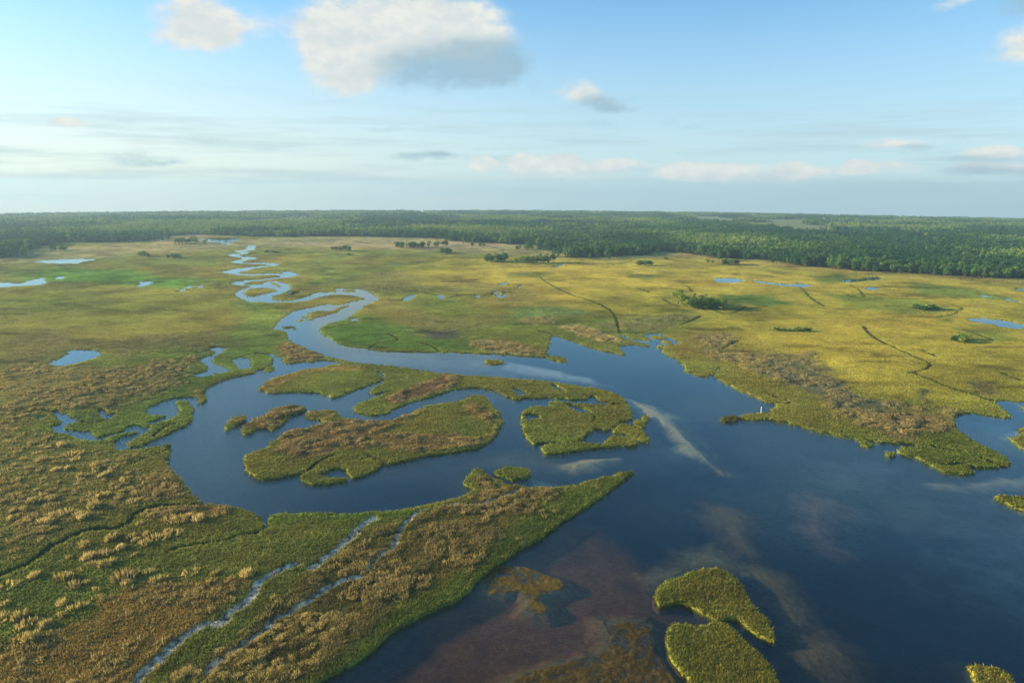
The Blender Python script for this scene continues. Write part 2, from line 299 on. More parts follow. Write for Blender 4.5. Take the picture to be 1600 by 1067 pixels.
ISLES = [  # outline, label
 ("""2:380,935 440,944 500,952 560,968 650,982 750,993 830,1000 1000,1030 1200,1052 6:500,4 620,18 830,38 1000,63 1180,88 1300,98 1450,107 1600,118 7:150,130 300,148 420,165 520,180 600,200 680,225 720,270 750,320 765,350 755,372 700,385 650,400 600,440 560,438 530,400 560,330 640,290 560,262 490,222 475,240 450,250 380,250 250,240 130,245 80,238 30,257 0,248
6:1540,215 1480,190 1400,175 1300,180 1230,190 1150,215 1050,245 960,270 880,300 820,335 720,350 650,335 615,310 620,290 700,250 780,222 860,196 800,202 740,213 705,208 720,185 760,165 812,130 795,100 765,72 758,82 782,102 790,125 720,160 620,190 540,225 480,240 440,225 380,208 280,205 160,205 80,208 5,190 80,130 180,95 300,65 400,50 480,35 530,30 2:500,972 440,966 380,962""",
  "long green and brown marsh bar between the river and the inner bay"),
 ("""7:228,275 260,262 340,266 440,275 520,278 600,283 680,290 740,330 765,352 750,372 690,385 640,420 600,440 530,432 490,455 440,495 400,512 330,517 240,517 170,520 130,530 105,500 80,460 68,410 60,375 53,345 80,320 120,297 170,292 225,298 250,290""",
  "broad green island with a small dark pool at its left end"),
 ("7:175,550 200,535 260,525 380,520 480,521 540,531 580,520 610,492 640,478 700,485 750,505 788,530 700,541 590,546 480,560 380,575 270,588 200,583",
  "thin green island curled under the broad green island"),
 ("7:630,442 680,400 740,410 790,435 840,460 850,490 845,516 800,505 740,480 690,462 650,456", "wedge shaped green islet off the right end of the broad island"),
 ("7:760,392 785,378 820,395 843,420 810,429 768,407", "small oval green islet above the wedge shaped islet"),
 ("7:812,355 830,346 848,365 846,387 825,386 814,372", "tiny round green islet nearest the pale sandbar"),
 ("""5:1510,612 1540,582 1595,568 6:60,545 100,520 150,490 200,455 280,440 400,405 430,390 390,375 320,360 300,345 330,325 420,318 500,322 518,342 560,365 640,380 740,380 830,378 900,365 980,330 1040,300 1130,278 1250,265 1320,245 1340,228 1400,225 1440,235 1450,260 1500,305 1530,350 1545,390 1530,430 1490,480 1440,525 1360,555 1250,575 1150,590 1060,600 980,620 900,640 830,657 805,652 740,690 670,725 620,738 590,735 565,700 540,682 480,680 430,700 400,722 440,740 520,742 570,742 560,757 480,772 400,776 330,770 285,745 290,720 330,695 300,700 250,715 150,735 50,755 20,750 5:1560,722 1530,700 1518,650""",
  "largest marsh island, green with brown rush and a dark pool near its lower end"),
 ("5:1395,440 1400,410 1440,370 1490,348 1535,347 1555,365 1545,387 1500,402 1450,435 1415,450", "small bean shaped islet at the left of the inner bay"),
 ("5:1495,450 1500,425 1540,400 1595,368 6:60,345 130,310 200,292 270,290 315,305 310,325 250,340 210,352 190,380 150,412 110,441 70,434 10,445 5:1570,472 1515,472", "brown reedy islet shaped like a fish above the largest island"),
 ("6:1480,705 1530,685 1570,670 7:0,673 60,678 110,690 122,710 100,740 50,745 0,752 6:1550,732 1500,716", "small green islet beside the pointed tip of the near shore"),
 ("2:55,1025 70,1005 105,1000 122,1012 110,1030 75,1038", "tiny green islet in the mouth of the inner bay by the far lobe"),
 ("2:1418,970 1460,960 1520,965 1557,976 1530,989 1460,988", "thin pale green islet alone in the middle of the river"),
 ("n:430,437 480,400 540,370 640,350 700,348 700,362 760,358 830,330 900,300 970,287 1018,290 930,322 880,357 800,387 700,417 600,442 520,472 480,462 500,442", "elongated green island in the lowest river bend"),
 ("n:350,470 380,455 430,458 440,478 410,499 370,495", "little round green islet at the tail of the elongated river island"),
 ("n:160,562 240,545 320,550 345,572 350,590 260,577", "low dark mud islet in the wide river bend"),
 ("n:925,98 980,90 1050,90 1112,112 1040,120 1025,133 990,125", "small dark green islet at the top of the largest river bend"),
 ("m:648,772 660,750 720,720 800,708 950,710 1082,742 950,772 850,797 770,817 690,812", "almond shaped green island in the tight upper river loop"),
 ("m:975,640 1030,638 1065,662 1112,692 1050,686 1000,665", "slim green islet above the almond shaped river island"),
 ("g:180,770 250,758 320,773 330,785 290,794 240,792 200,786", "brown green islet in the small cove at the upper right of the bay"),
 ("g:285,808 330,798 380,822 375,840 320,828", "thin green islet just below the cove islet"),
 ("g:245,850 270,838 312,848 300,864 255,864", "tiny green islet at the mouth of the cove"),
 ("q:235,685 280,680 330,690 355,715 300,724 260,712", "tiny reedy islet hugging the right shore"),
 ("q:450,782 490,770 545,773 530,800 470,807", "pale reedy islet left of the right peninsula"),
 ("q:1485,665 1530,645 1600,622 1800,640 1900,800 1780,820 1600,742 1540,712", "golden marsh point entering at the right edge below the side lagoon"),
 ("q:1555,590 1600,558 1780,560 1780,625 1600,614", "small golden islet at the right edge of the side lagoon"),
 ("q:1570,402 1600,385 1720,395 1720,425 1600,415", "small green islet at the far right edge of the side lagoon"),
 ("8:1415,853 1450,848 1600,858 1900,870 1900,1010 1600,943 1500,902 1440,872", "pointed green marsh tongue at the right edge over open water"),
 ("7:1303,367 1340,355 1400,357 1425,372 1380,389 1320,383", "dark brown weed islet off the narrow right spit"),
 ("""C:890,520 900,490 930,445 980,410 1060,400 1110,370 1180,348 1230,355 1280,345 1340,370 1400,410 1450,460 1490,530 1540,600 1600,665 D:50,797 0,785 C:1540,765 1470,710 1420,670 1360,660 1290,662 1220,635 1150,600 1080,570 1040,562 980,577 920,579 893,552""",
  "upper of two large near green islands, whale shaped with a bright left rim"),
 ("C:960,800 970,740 1000,690 1060,688 1120,700 1190,700 1270,680 1350,700 1430,760 1520,850 1600,930 D:40,1000 70,1070 f:1250,1130 1180,1200 1120,1140 C:1120,1067 1060,1000 990,920 965,860", "lower of two large near green islands, rounded and cut by the bottom edge"),
 ("D:1240,950 1290,945 1400,960 1480,990 1550,1050 f:1600,1090 1570,1140 1540,1100 D:1300,1060 1270,990", "small yellow green islet at the lower right corner"),
]
HOLES = ["7:82,347 120,335 172,350 165,370 110,379 86,366", "7:5,175 50,188 102,210 85,220 40,217", "7:248,163 270,155 300,175 332,196 290,190", "7:360,283 440,300 492,330 460,337 390,320",
         "n:250,155 260,130 330,115 400,110 370,127 300,152", "6:400,722 430,700 480,680 540,680 566,702 580,738 520,740 440,738"]
CREEKS = [  # path, half width in metres
 ("4:600,755 630,795 700,845 800,890 900,935 980,970 1015,990 1000,1015 950,1030 900,1045 8:890,80 950,98 1050,140 1180,190 q:1000,235 1180,290 1330,340 1390,350", .9),
 ("h:225,485 300,540 400,595 500,640 600,670 700,705 800,755 840,790 865,830 880,880 900,960", 1.1),
 ("4:205,512 250,560 300,600 350,628", 1.0),
 ("A:-60,420 0,385 100,350 220,290 310,215 400,175 520,115 640,98 740,92 830,35 5:830,980 900,940 1000,915 1100,912 1275,912", 1.0),
 ("A:1050,250 1120,215 1250,195 1400,175 1480,145 1600,125 B:68,90 6:62,1050", .45),
 ("m:-200,760 0,720 130,700 300,675 480,655", 1.2),
 ("k:160,680 350,682 390,660 450,635 540,625 640,640 720,665 800,655 870,640 940,635 1010,650 1100,650", 1.5),
 ("k:1110,640 1130,605 1250,595 1345,572 1340,550 1260,548 1240,560 1180,555", 1.5),
 ("2:700,895 760,860 870,845 880,830 820,798", .7), ("2:1000,850 1080,870 1150,915", .7),
 ("q:830,715 900,740 1020,760 1120,775", .8), ("q:900,870 1000,875 1080,865 1170,890 1180,925", .7), ("q:1260,820 1330,855 1400,880", .8),
 ("6:330,695 380,650 430,620 480,600", .8), ("6:700,605 760,628 808,640", .8),
 ("c:590,768 700,735 790,712", 1.0), ("c:242,545 130,530 50,540 0,560 -100,570", .8), ("c:470,525 520,510 600,515 640,530", .7), ("c:680,600 600,630 500,630 430,610 400,590", .7),
 ("c:1060,748 1130,690 1190,655 1245,640", .8), ("c:1120,820 1190,850 1100,890 950,950 860,990", .35), ("c:980,65 1080,45 1200,55 1300,45 1400,40 1450,50 1550,30 1600,15", .7),
 ("c:1210,572 1040,635", .7), ("1:1462,965 1520,938 1600,922 2:50,925 110,935", 1.0),
 ("e:770,190 850,240 1000,300 1100,335 1200,365 1310,420 1320,455 1200,460 1050,435", .6),
 ("h:700,410 790,400 900,385 980,365 1010,350", 1.2), ("h:1040,585 1090,595 1150,620", 1.6), ("4:975,910 1050,940", 1.2), ("4:1440,1035 1500,1060 1580,1090", 1.3),
 ("4:1220,775 1300,800 1400,840", 1.1), ("3:160,780 240,800", .9), ("g:300,460 360,495 430,520", 1.4), ("g:720,550 800,580 850,580 900,570 1000,520", 1.2), ("g:610,600 560,630 450,670", 1.0),
 ("g:1440,360 1480,400 1560,470", 1.2), ("4:1060,700 1150,680 1215,645 1150,625", 1.2), ("4:520,500 570,530 600,570", 1.4), ("g:480,350 510,360 545,400", 1.0),
 ("B:820,150 900,110", .4), ("7:480,225 540,255 672,282", .6), ("7:0,250 120,258 250,256 380,260 480,270 650,284", .5), ("7:345,268 370,300", .4), ("7:500,345 520,365 500,395", .4),
 ("n:30,187 130,150 200,125 260,112 400,95 560,90 740,90 830,85", 1.2), ("n:90,315 200,330 330,330", 1.0), ("n:730,575 850,550 1000,520 1090,490 1060,450", .7),
 ("5:1010,540 1050,545", .5), ("m:1060,600 1150,625", .8), ("3:1300,900 1380,860 1420,840", 1.3),
]
STREAKS = [  # wet grey mud runnels in the near marsh
 ("A:780,1120 850,1060 930,970 985,930 1050,860 1200,740 1310,690 1370,700 1440,620 1500,590 1570,530 1600,470 B:30,425 130,370 200,335 260,325", 1.0),
 ("B:350,345 400,310 500,230 600,150 660,80 740,35", 1.1),
 ("A:1300,990 1340,940 1420,900 1500,840 1600,775 B:60,745 100,670 180,640 260,590 340,550 400,500 460,465 530,430 600,405 680,400", .8),
 ("B:705,350 730,310 800,260 860,220 870,180 900,120 940,60 1000,5 6:1050,930 1150,900", .7),
 ("6:1150,905 1300,918 1420,905 1560,860 1600,845 7:40,815", .8),
]
def region(s): return G(s)
FOREST = """f:-300,392 1:0,330 60,325 100,300 110,262 290,250 300,235 480,232 960,228 968,195 1250,182 1600,197 2:240,196 500,193 650,196 1000,202 1180,210 1300,234 1540,242 3:0,245 190,240 195,270 380,300 390,328 540,325 720,318 850,308 860,285 980,292 1060,305 1270,315 1290,335 1600,333 4:200,375 400,395 600,410 850,425 1150,440 1450,455 1600,458 f:1800,442 2200,470"""
# ------------------------------------------------------------------ terrain
def sstep(x, a, b):
    t = np.clip((x-a)/(b-a), 0, 1); return t*t*(3-2*t)
MARG = 12.0
L = np.full((NA, NR), MARG, dtype=np.float32)
river_g = Gs(RIVER, True, 2)
s_river = sdf(river_g, MARG)
L = np.minimum(L, -s_river)
pond_id = np.zeros((NA, NR), dtype=np.int16); best = np.full((NA, NR), -3.0, dtype=np.float32)
for i, (tr, lab) in enumerate(PONDS):
    s = sdf(Gs(tr, True, 2), MARG); L = np.minimum(L, -s)
    q = s > best; pond_id[q] = i+1; best[q] = s[q]
isle_id = np.zeros((NA, NR), dtype=np.int16); best = np.full((NA, NR), -1.6, dtype=np.float32)
for i, (tr, lab) in enumerate(ISLES):
    s = sdf(Gs(tr, True, 3), MARG); L = np.maximum(L, s)
    q = s > best; isle_id[q] = i+1; best[q] = s[q]
for tr in HOLES: L = np.minimum(L, -sdf(Gs(tr), MARG))
creek = np.full((NA, NR), 99.0, dtype=np.float32)
for tr, hw in CREEKS:
    creek = np.minimum(creek, dist_field(Gs(tr, False, 4), False, MARG)-hw*(.6 if hw > 1.05 else .85))
streak = np.full((NA, NR), 99.0, dtype=np.float32)
for tr, hw in STREAKS:
    streak = np.minimum(streak, dist_field(Gs(tr, False, 4), False, MARG)-hw*1.05)
rowgap = np.broadcast_to(drr[None, :], L.shape)
n3 = fbm(SX, SY, 3.2, 3); n12 = fbm(SX+500, SY, 12, 4); n60 = fbm(SX, SY+900, 60, 4)
Lr = L + (n3-.5)*1.6*np.clip(SY/200, .5, 1.5)          # ragged shore
Lr = Lr - .8*((azw > -.72) & (azw < -.36))[:, None]*sstep(RRG, 190, 230)*sstep(RRG, 440, 380)*(L < 6)
wbank = np.maximum(.55, .35*rowgap)
Lc = np.minimum(Lr, creek + (n3-.5)*.5)
creek = creek + .15*sstep(RRG, 350, 800)
wc = np.minimum(wbank, 1.2)
tl_s = sstep(Lr/wbank, -1, 1); tl_c = sstep((creek+(n3-.5)*.4)/wc, -.6, 1.2)
tland = tl_s*tl_c
TUFTS_TO = 1500.0
# --- vegetation zones: outline, albedo (as sRGB), feather metres, strength, rushiness
Z = [
 ("f:-900,300 -900,520 0,520 150,530 330,520 400,480 350,450 150,440 0,450", (150, 142, 52), 30, .8, 0),
 ("f:590,440 700,400 830,400 1100,398 1300,420 1600,445 2400,460 2400,700 1560,622 1480,640 1300,600 1180,545 1050,500 900,490 760,450", (160, 150, 44), 30, 1, 0),
 ("f:700,420 860,402 1100,410 1050,470 900,470 760,440", (172, 160, 46), 40, .7, 0),
 ("f:1320,470 1500,490 1640,560 1500,590 1350,560 1240,520", (162, 148, 40), 25, .6, 0),
 ("f:1250,560 1380,566 1420,600 1330,590", (168, 162, 46), 14, .7, 0),
 ("f:-700,400 0,392 250,378 600,368 1000,390 1240,404 1000,402 780,398 600,384 430,384 300,392 150,404 0,412 -700,430", (158, 148, 96), 45, .8, 0),
 ("f:240,371 300,366 330,372 270,378", (170, 140, 110), 30, .9, 0), ("f:430,380 700,374 860,386 700,388 500,388", (172, 152, 110), 30, .7, 0),
 ("f:1060,395 1300,412 1700,440 1700,452 1300,424 1060,404", (174, 154, 70), 20, .6, 0),
 ("1:120,430 300,410 480,390 850,395 960,440 1250,470 1100,520 900,500 600,480 300,480 120,470", (108, 146, 44), 14, .95, 0),
 ("f:330,440 470,428 560,440 620,470 640,500 700,520 860,540 860,520 1050,520 1060,500 860,490 720,470 600,455 560,420 440,405 370,430", (118, 134, 46), 18, .6, 0),
 ("f:370,470 420,465 460,490 430,525 520,566 470,560 420,556 340,600 300,640 150,700 60,690 90,650 200,600 300,545 350,530", (120, 138, 52), 10, .95, 0),
 ("f:500,500 580,490 700,530 860,550 850,560 700,545 540,545", (98, 132, 40), 10, .8, 0),
 ("1:0,840 200,770 500,770 700,830 900,790 1200,800 1350,760 1420,860 1250,900 1100,880 900,900 800,940 600,920 440,900 300,960 100,1010 0,1067", (112, 104, 56), 12, .7, .6),
 ("f:0,580 60,570 160,575 300,560 290,600 180,640 120,640 60,650 0,660", (128, 116, 58), 8, .8, .9),
 ("f:-600,660 0,660 80,690 190,700 265,735 310,780 220,800 100,850 0,870 -600,1100", (138, 130, 58), 8, .85, .35),
 ("2:600,440 800,420 1000,430 1000,520 800,540 650,500", (128, 126, 58), 16, .7, .7),
 ("2:1250,480 1500,500 1750,520 1600,640 1200,700 1000,660 900,600 760,600 900,720 1100,820 1300,780 1600,720 1700,640", (126, 120, 60), 14, .6, .9),
 ("k:0,560 300,590 760,560 800,600 500,620 160,640", (118, 122, 56), 14, .7, .6),
 ("2:120,880 190,850 260,870 440,948 400,965 200,985 170,950", (140, 116, 58), 2.5, 1, 1),
 ("2:1330,870 1420,840 1600,860 3:100,880 200,930 0,935 2:1450,910", (168, 144, 84), 3, 1, 1),
 ("2:1050,790 1260,780 1280,830 1120,840", (100, 100, 84), 3, .9, 0),
 ("3:60,700 240,690 300,700 260,740 150,745 60,725", (150, 140, 66), 3, .9, 1),
 ("3:300,760 420,740 560,790 680,830 690,850 560,850 420,810", (190, 164, 88), 3, 1, 1),
 ("3:500,740 700,700 1000,680 1180,690 1040,740 900,780 700,780", (122, 122, 66), 5, .8, .8),
 ("3:0,640 240,635 490,665 300,690 60,700 0,690", (92, 130, 66), 6, .8, .3),
 ("h:0,560 680,780 560,810 0,860", (120, 124, 60), 10, .3, .3),
 ("g:560,790 620,760 760,740 900,760 900,870 1200,910 1500,900 1600,960 8:250,60 500,200 620,260 780,270 960,290 1150,320 1190,440 1100,460 950,500 800,520 600,420 400,350 340,300 300,210 50,130 0,110 g:900,1000 700,960 580,850", (140, 128, 66), 5, 1, 1),
 ("8:0,20 250,40 480,140 540,230 780,270 700,330 450,330 340,250 120,150 0,80", (104, 106, 80), 3, .8, .9),
 ("8:800,340 1000,340 1160,360 1180,440 1060,450 950,480 850,510 650,430 560,400", (142, 118, 66), 3, .85, 1),
 ("8:940,180 1000,190 990,280 960,280", (90, 96, 66), 2, .8, .8), ("8:1250,150 1400,140 1440,220 1330,220", (110, 100, 66), 4, .8, .8),
 ("4:0,900 300,960 500,1060 0,1060", (112, 116, 70), 6, .8, .8),
 ("4:300,450 450,430 500,470 380,485", (84, 110, 44), 8, .8, 0), ("4:400,560 560,560 960,590 1150,640 900,680 700,660 500,640", (108, 128, 44), 12, .8, 0),
 ("4:900,480 1250,520 1560,590 1250,580 900,560", (96, 124, 48), 10, .8, 0), ("4:1250,780 1400,780 1480,840 1350,850", (106, 122, 44), 8, .8, 0),
 ("4:1060,680 1180,690 1180,740 1080,730", (94, 112, 44), 5, .8, 0), ("g:780,430 1170,420 1350,500 1200,520 1000,500 850,520", (88, 118, 44), 6, .9, 0),
 ("3:740,430 900,440 850,470 760,460", (100, 118, 50), 8, .8, .3), ("3:0,420 240,420 200,445 0,440", (92, 114, 52), 8, .7, .2),
 ("f:1,470 60,462 140,462 120,480 30,490", (132, 146, 44), 10, .5, 0),
 # islands
 ("7:1290,375 1320,345 1400,350 1435,372 1390,398 1310,395", (60, 46, 26), 1.0, .95, .2), ("n:150,565 240,540 330,548 355,595 260,585", (52, 56, 34), 2.0, .9, 0),
 ("6:0,180 80,130 180,90 300,62 480,40 700,45 700,60 480,80 300,90 180,150 100,195 0,200", (164, 132, 60), 1.5, .8, .6),
 ("6:800,240 950,180 1100,130 1190,95 1280,105 1250,170 1150,200 1000,250 880,280 780,260", (136, 106, 66), 1.8, 1, 1),
 ("6:150,470 430,400 560,365 740,385 830,382 900,370 1030,305 1040,330 900,400 830,430 700,500 700,570 520,560 420,610 330,620 200,590 130,580 200,500", (140, 112, 62), 2, 1, 1),
 ("6:700,500 820,460 1000,470 1230,460 1350,500 1450,480 1480,400 1400,370 1330,340 1300,290 1380,290 1500,330 1540,390 1480,490 1380,545 1150,580 1020,590 830,570 720,550", (150, 124, 68), 2, .9, 1),
 ("5:1400,400 1490,345 1560,365 1540,400", (140, 116, 54), 1.5, .8, .8), ("5:1500,430 1600,360 6:130,310 270,290 315,310 200,360 110,440 0,440", (140, 110, 58), 1.5, 1, 1),
 ("6:300,340 330,322 500,320 520,350 430,390", (142, 122, 52), 1.5, .8, .8),
 # near marsh
 ("6:1420,700 1460,740 1600,800 7:100,800 200,805 260,820 200,880 0,1000 B:1500,300 1200,400 900,560 700,760 500,900 300,1100 -100,1067 A:1000,1067 1400,860 B:200,500 700,130 6:1050,970 1300,880 1350,820", (128, 114, 54), 2.5, .95, .7),
 ("A:-400,780 150,820 300,760 560,660 600,540 700,520 950,420 1100,430 1540,400 1600,420 1300,660 850,1100 -400,1500", (160, 132, 60), 2, 1, .25),
 ("A:1150,220 1600,130 B:60,110 6:90,985 300,980 560,1000 B:450,150 200,200 0,300 A:1500,370 1200,350 1100,260", (144, 144, 56), 1.5, .9, 0),
 ("6:70,970 800,962 1000,935 950,985 600,1010 300,1000 90,1050", (112, 140, 42), 1.5, .8, 0),
 ("7:770,706 700,760 560,850 340,1030 C:200,145 B:1600,250 1420,400 1300,520 870,725 600,945 370,1130 250,1130 600,880 850,660 1250,430 1500,200 7:0,1060 300,900 500,790", (100, 118, 46), 2, .95, .1),
 ("5:830,860 960,700 1060,600 1080,680 1130,760 1200,850 1100,870 950,890", (148, 120, 64), 2, .9, 1),
 ("5:920,950 1300,905 1480,935 1400,985 1200,970 950,990", (142, 112, 62), 1.5, .9, .9),
 ("5:1190,180 1280,200 1250,270 1230,240", (150, 124, 50), 1.2, .7, .3),
 ("g:320,840 430,830 560,880 520,960 400,930", (132, 114, 38), 3, .7, 0),
 ("8:950,460 1180,450 1300,500 1500,640 1280,710 900,640 820,570 900,560", (118, 124, 40), 2, .9, .1),
 ("C:900,480 980,400 1100,360 1150,400 1000,440 940,560 900,570", (128, 140, 40), 1, .7, 0),  # sunlit left rim of the whale shaped island, painted into its growth
 ("C:960,690 1060,1067 1000,1067 940,850", (140, 150, 50), 1, .6, 0),  # same for the lower near island: sun on its left rim, as colour
]
base1 = A(136, 128, 48); base2 = A(128, 134, 52)
t = sstep(n60, .35, .65)[..., None]
COL = base1*(1-t)+base2*t
RUSH = np.zeros((NA, NR), dtype=np.float32)
for tr, c, fe, st, ru in Z:
    fe = float(fe); s = sdf(G(tr), fe*2.5)
    nn = (n12 if fe < 8 else n60) if fe > 3 else (n3*.5+n12*.5)
    wgt = sstep(s + (nn-.5)*fe*3, -fe, fe)*st
    c = (c[0]*.97, c[1]*.98, c[2]*1.0) if ru > .4 else c
    COL = COL*(1-wgt[..., None]) + A(*c)*wgt[..., None]
    RUSH = RUSH*(1-wgt)+ru*wgt
# shore fringe is lusher, creek rims too
fr = np.exp(-np.maximum(np.minimum(Lr, creek), 0)/2.5)*.45
COL = COL*(1-fr[..., None])+A(142, 146, 46)*fr[..., None]
# patchiness: broad drifts of drier and greener growth
pt = (fbm(SX+3000, SY, 26, 4)-.5)*np.clip(RRG/500, .5, 1); p2 = (fbm(SX, SY-4000, 140, 3)-.5); p3 = fbm(SX*1.0, SY*2.6+77, 9, 4)-.5
COL = COL*(1+(.9+.35*sstep(RRG, 250, 600))*pt+.6*p2+.6*p3)[..., None]
COL[..., 0] *= 1+.35*p2; COL[..., 2] *= 1-.3*pt
lum = COL.mean(-1, keepdims=True); COL = COL*.87+lum*.13; COL = np.clip(COL*np.array([1.07, 1.0, .84])*1.1, .004, .7)
# dark muddy pocks in the far marsh
pock = sstep(fbm(SX*.55+99, SY*1.5+11, 24, 4), .66, .75)*(RRG > 330)*(L > 4)
COL = COL*(1-.4*pock[..., None])
# forest ground
fl = G(FOREST)
def pol(r, a): return [r*math.sin(a), r*math.cos(a)]
arc = np.array([pol(900, R_(80))]+[pol(6400, R_(x)) for x in range(80, -81, -10)]+[pol(1100, R_(-80))])
forest_poly = np.concatenate([fl, arc])
s_for = sdf(forest_poly, 30.0)
s_forn = s_for + (fbm(SX, SY, 40, 4)-.5)*44
clear = sstep(fbm(SX*1.0+500, SY*.5+2200, 260, 3), .52, .60)*(SY > 1500)
infor = (s_forn > 0)
wf = sstep(s_forn, -8, 6)[..., None]
FCOL = A(66, 74, 40)*(1-clear[..., None])+A(134, 138, 88)*clear[..., None]
COL = COL*(1-wf)+FCOL*wf
# height
tuss = sstep(fbm(SX*1.0, SY*1.0+31, 5.0, 3), .42, .66)*RUSH
canopy = 0.62 + .22*(n12-.5) + .16*(n3-.5)
tusb = tuss*(.75*np.clip(RRG/260, .25, 1)+.15*sstep(RRG, 350, 700))
far_fill = 0
HF = 1-.60*sstep(RRG, 130, 480)
zz = -1.5 + tl_s*(1.5+.04+tl_c*(canopy*HF+tusb*(.5+.5*HF)-.04))
ms = sstep(-streak + (n3-.5)*.8, -.5, .35)*(Lr > 2.0)
ms = np.where(Lr > 1, ms, 0)
zz = np.where(ms > 0, zz*(1-ms)+ms*(0.25+.25*(n3-.5)), zz)
COL = COL*(1-ms[..., None])+A(214, 200, 172)*ms[..., None]*(.85+2.4*(fbm(SX, SY, 1.0, 2)-.5))[..., None]
TAN = A(176, 152, 94)
tw = (tuss*.55*np.clip(1.2-ms, 0, 1))[..., None]
COL = COL*(1-tw)+TAN*tw
mud_shade_rim = (tland > .02)*(tland < .72)  # muddy bank edge, its colour darkened further for the shade on the bank face
COL = np.where(mud_shade_rim[..., None], COL*.3+A(40, 36, 24)*.7, COL)
cm = ((1-tl_c)*(tl_s > .5))[..., None]*.85; COL = COL*(1-cm)+A(52, 54, 28)*cm
# river bed
uw = tl_s < .5
BED = np.ones((NA, NR, 3))*A(12, 32, 43)
BEDZ = [
 ("f:560,1067 700,960 760,890 800,850 900,820 1000,900 1060,930 1120,1000 1180,1100 1100,1300 500,1300", (112, 70, 34), 9, .97, None),
 ("C:-300,300 0,300 100,310 220,350 330,390 370,420 350,480 230,490 190,520 240,600 230,635 130,630 50,600 70,540 30,500 -150,520 -220,480 -200,380", (104, 84, 42), 2.0, 1, .03),
 ("C:520,630 600,640 750,620 850,620 960,680 980,860 1060,1000 1150,1090 f:1120,1200 700,1200 C:-150,1067 0,990 100,950 250,900 400,870 500,840 540,780", (92, 74, 42), 2.4, 1, .02),
 ("C:900,400 1100,230 1250,190 1400,260 1420,330 1300,340 1050,380", (130, 116, 80), 6, .85, -.4),
 ("C:1300,-60 1450,0 1560,200 D:50,340 200,560 350,780 460,960 300,980 200,990 230,800 100,640 0,420 C:1450,280 1300,60", (124, 100, 62), 7, .85, -.5),
 ("8:200,860 300,840 400,860 430,1000 380,1067 D:420,180 280,120 200,0", (130, 104, 90), 6, .8, -.5),
 ("8:850,920 1000,890 1080,940 1000,1067 D:1000,80 850,60", (92, 92, 90), 8, .6, None),
 ("8:320,620 500,600 700,650 640,780 450,800 300,740", (86, 104, 108), 10, .6, None),
 ("D:1200,0 1600,-60 1900,0 1900,500 1500,500 1300,300", (70, 90, 92), 20, .6, None),
 ("7:700,232 800,255 900,290 1000,350 1080,430 1140,510 1230,610 1320,690 1200,600 1110,540 1030,480 950,410 860,345 760,285", (240, 198, 122), 4.2, .95, -.06),
 ("7:900,300 1100,400 1250,560 1350,700 1150,620 1000,480", (130, 140, 120), 8, .5, None),
 ("7:330,648 430,612 560,602 660,602 600,635 500,662 400,670", (232, 194, 122), 3.4, 1, -.06),
 ("7:-300,560 100,570 330,620 330,680 100,650 -300,640", (110, 100, 80), 8, .6, None),
 ("7:130,730 200,728 270,750 250,785 150,780", (170, 176, 160), 3, .7, None),
 ("6:1500,-10 7:0,12 120,35 300,70 500,115 620,150 500,140 300,110 100,75 0,50 6:1400,20", (196, 196, 180), 4, .9, -.05),
 ("2:600,900 1600,960 1600,1040 900,990 500,940", (110, 128, 130), 8, .6, None),
 ("8:1080,770 1250,762 1380,730 1450,715 1540,725 1700,700 1700,790 1400,790 1200,785", (190, 168, 120), 4, .8, -.06),
 ("8:1440,470 1480,440 1560,430 1650,420 1600,470 1500,490 1470,480", (190, 180, 150), 2, .8, None),
 ("8:1200,380 1500,380 1600,440 1500,560 1300,470", (90, 130, 140), 8, .5, None),
 ("8:1430,580 1500,585 1560,620 1540,645 1490,640 1450,620", (34, 34, 22), .8, 1, -.1),
 ("6:0,700 600,800 1300,700 1500,700 1200,880 300,950 0,900", (30, 36, 40), 8, .7, None),
 ("6:400,120 700,240 1100,300 1500,200 1450,260 1000,280 700,370 520,330 300,220", (86, 104, 108), 6, .6, None),
 ("n:0,1000 800,1000 900,1040 200,1064", (80, 100, 104), 4, .5, None),
]
bedz = np.zeros((NA, NR))
for tr, c, fe, st, dz in BEDZ:
    fe = float(fe); s = sdf(G(tr), fe*2.5)
    wgt = sstep(s+(n12-.5)*fe*2.2, -fe, fe)*st
    BED = BED*(1-wgt[..., None])+np.minimum(A(*c)*((.62 if c[0] < 200 else .62) if dz is None or dz <= 0 else (.62 if c[0] > 150 else 1.0)), .82)*wgt[..., None]
    if dz is not None: bedz = bedz*(1-wgt)+wgt*(1.5+dz)
BED = BED*(1+.35*(n12-.5)+.5*(n3-.5)*sstep(RRG, 400, 150))[..., None]
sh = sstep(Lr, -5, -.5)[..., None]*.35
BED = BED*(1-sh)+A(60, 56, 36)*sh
zz = np.where(uw, zz+bedz*(1-tl_s), zz)
zz = np.where(uw & (bedz > 1.46), zz+.30*(n3-.5)+.2*(fbm(SX, SY, 1.1, 2)-.5), zz)
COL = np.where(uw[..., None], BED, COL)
CURV = -(SX**2+SY**2)/(2*RP)
ZW = zz+CURV

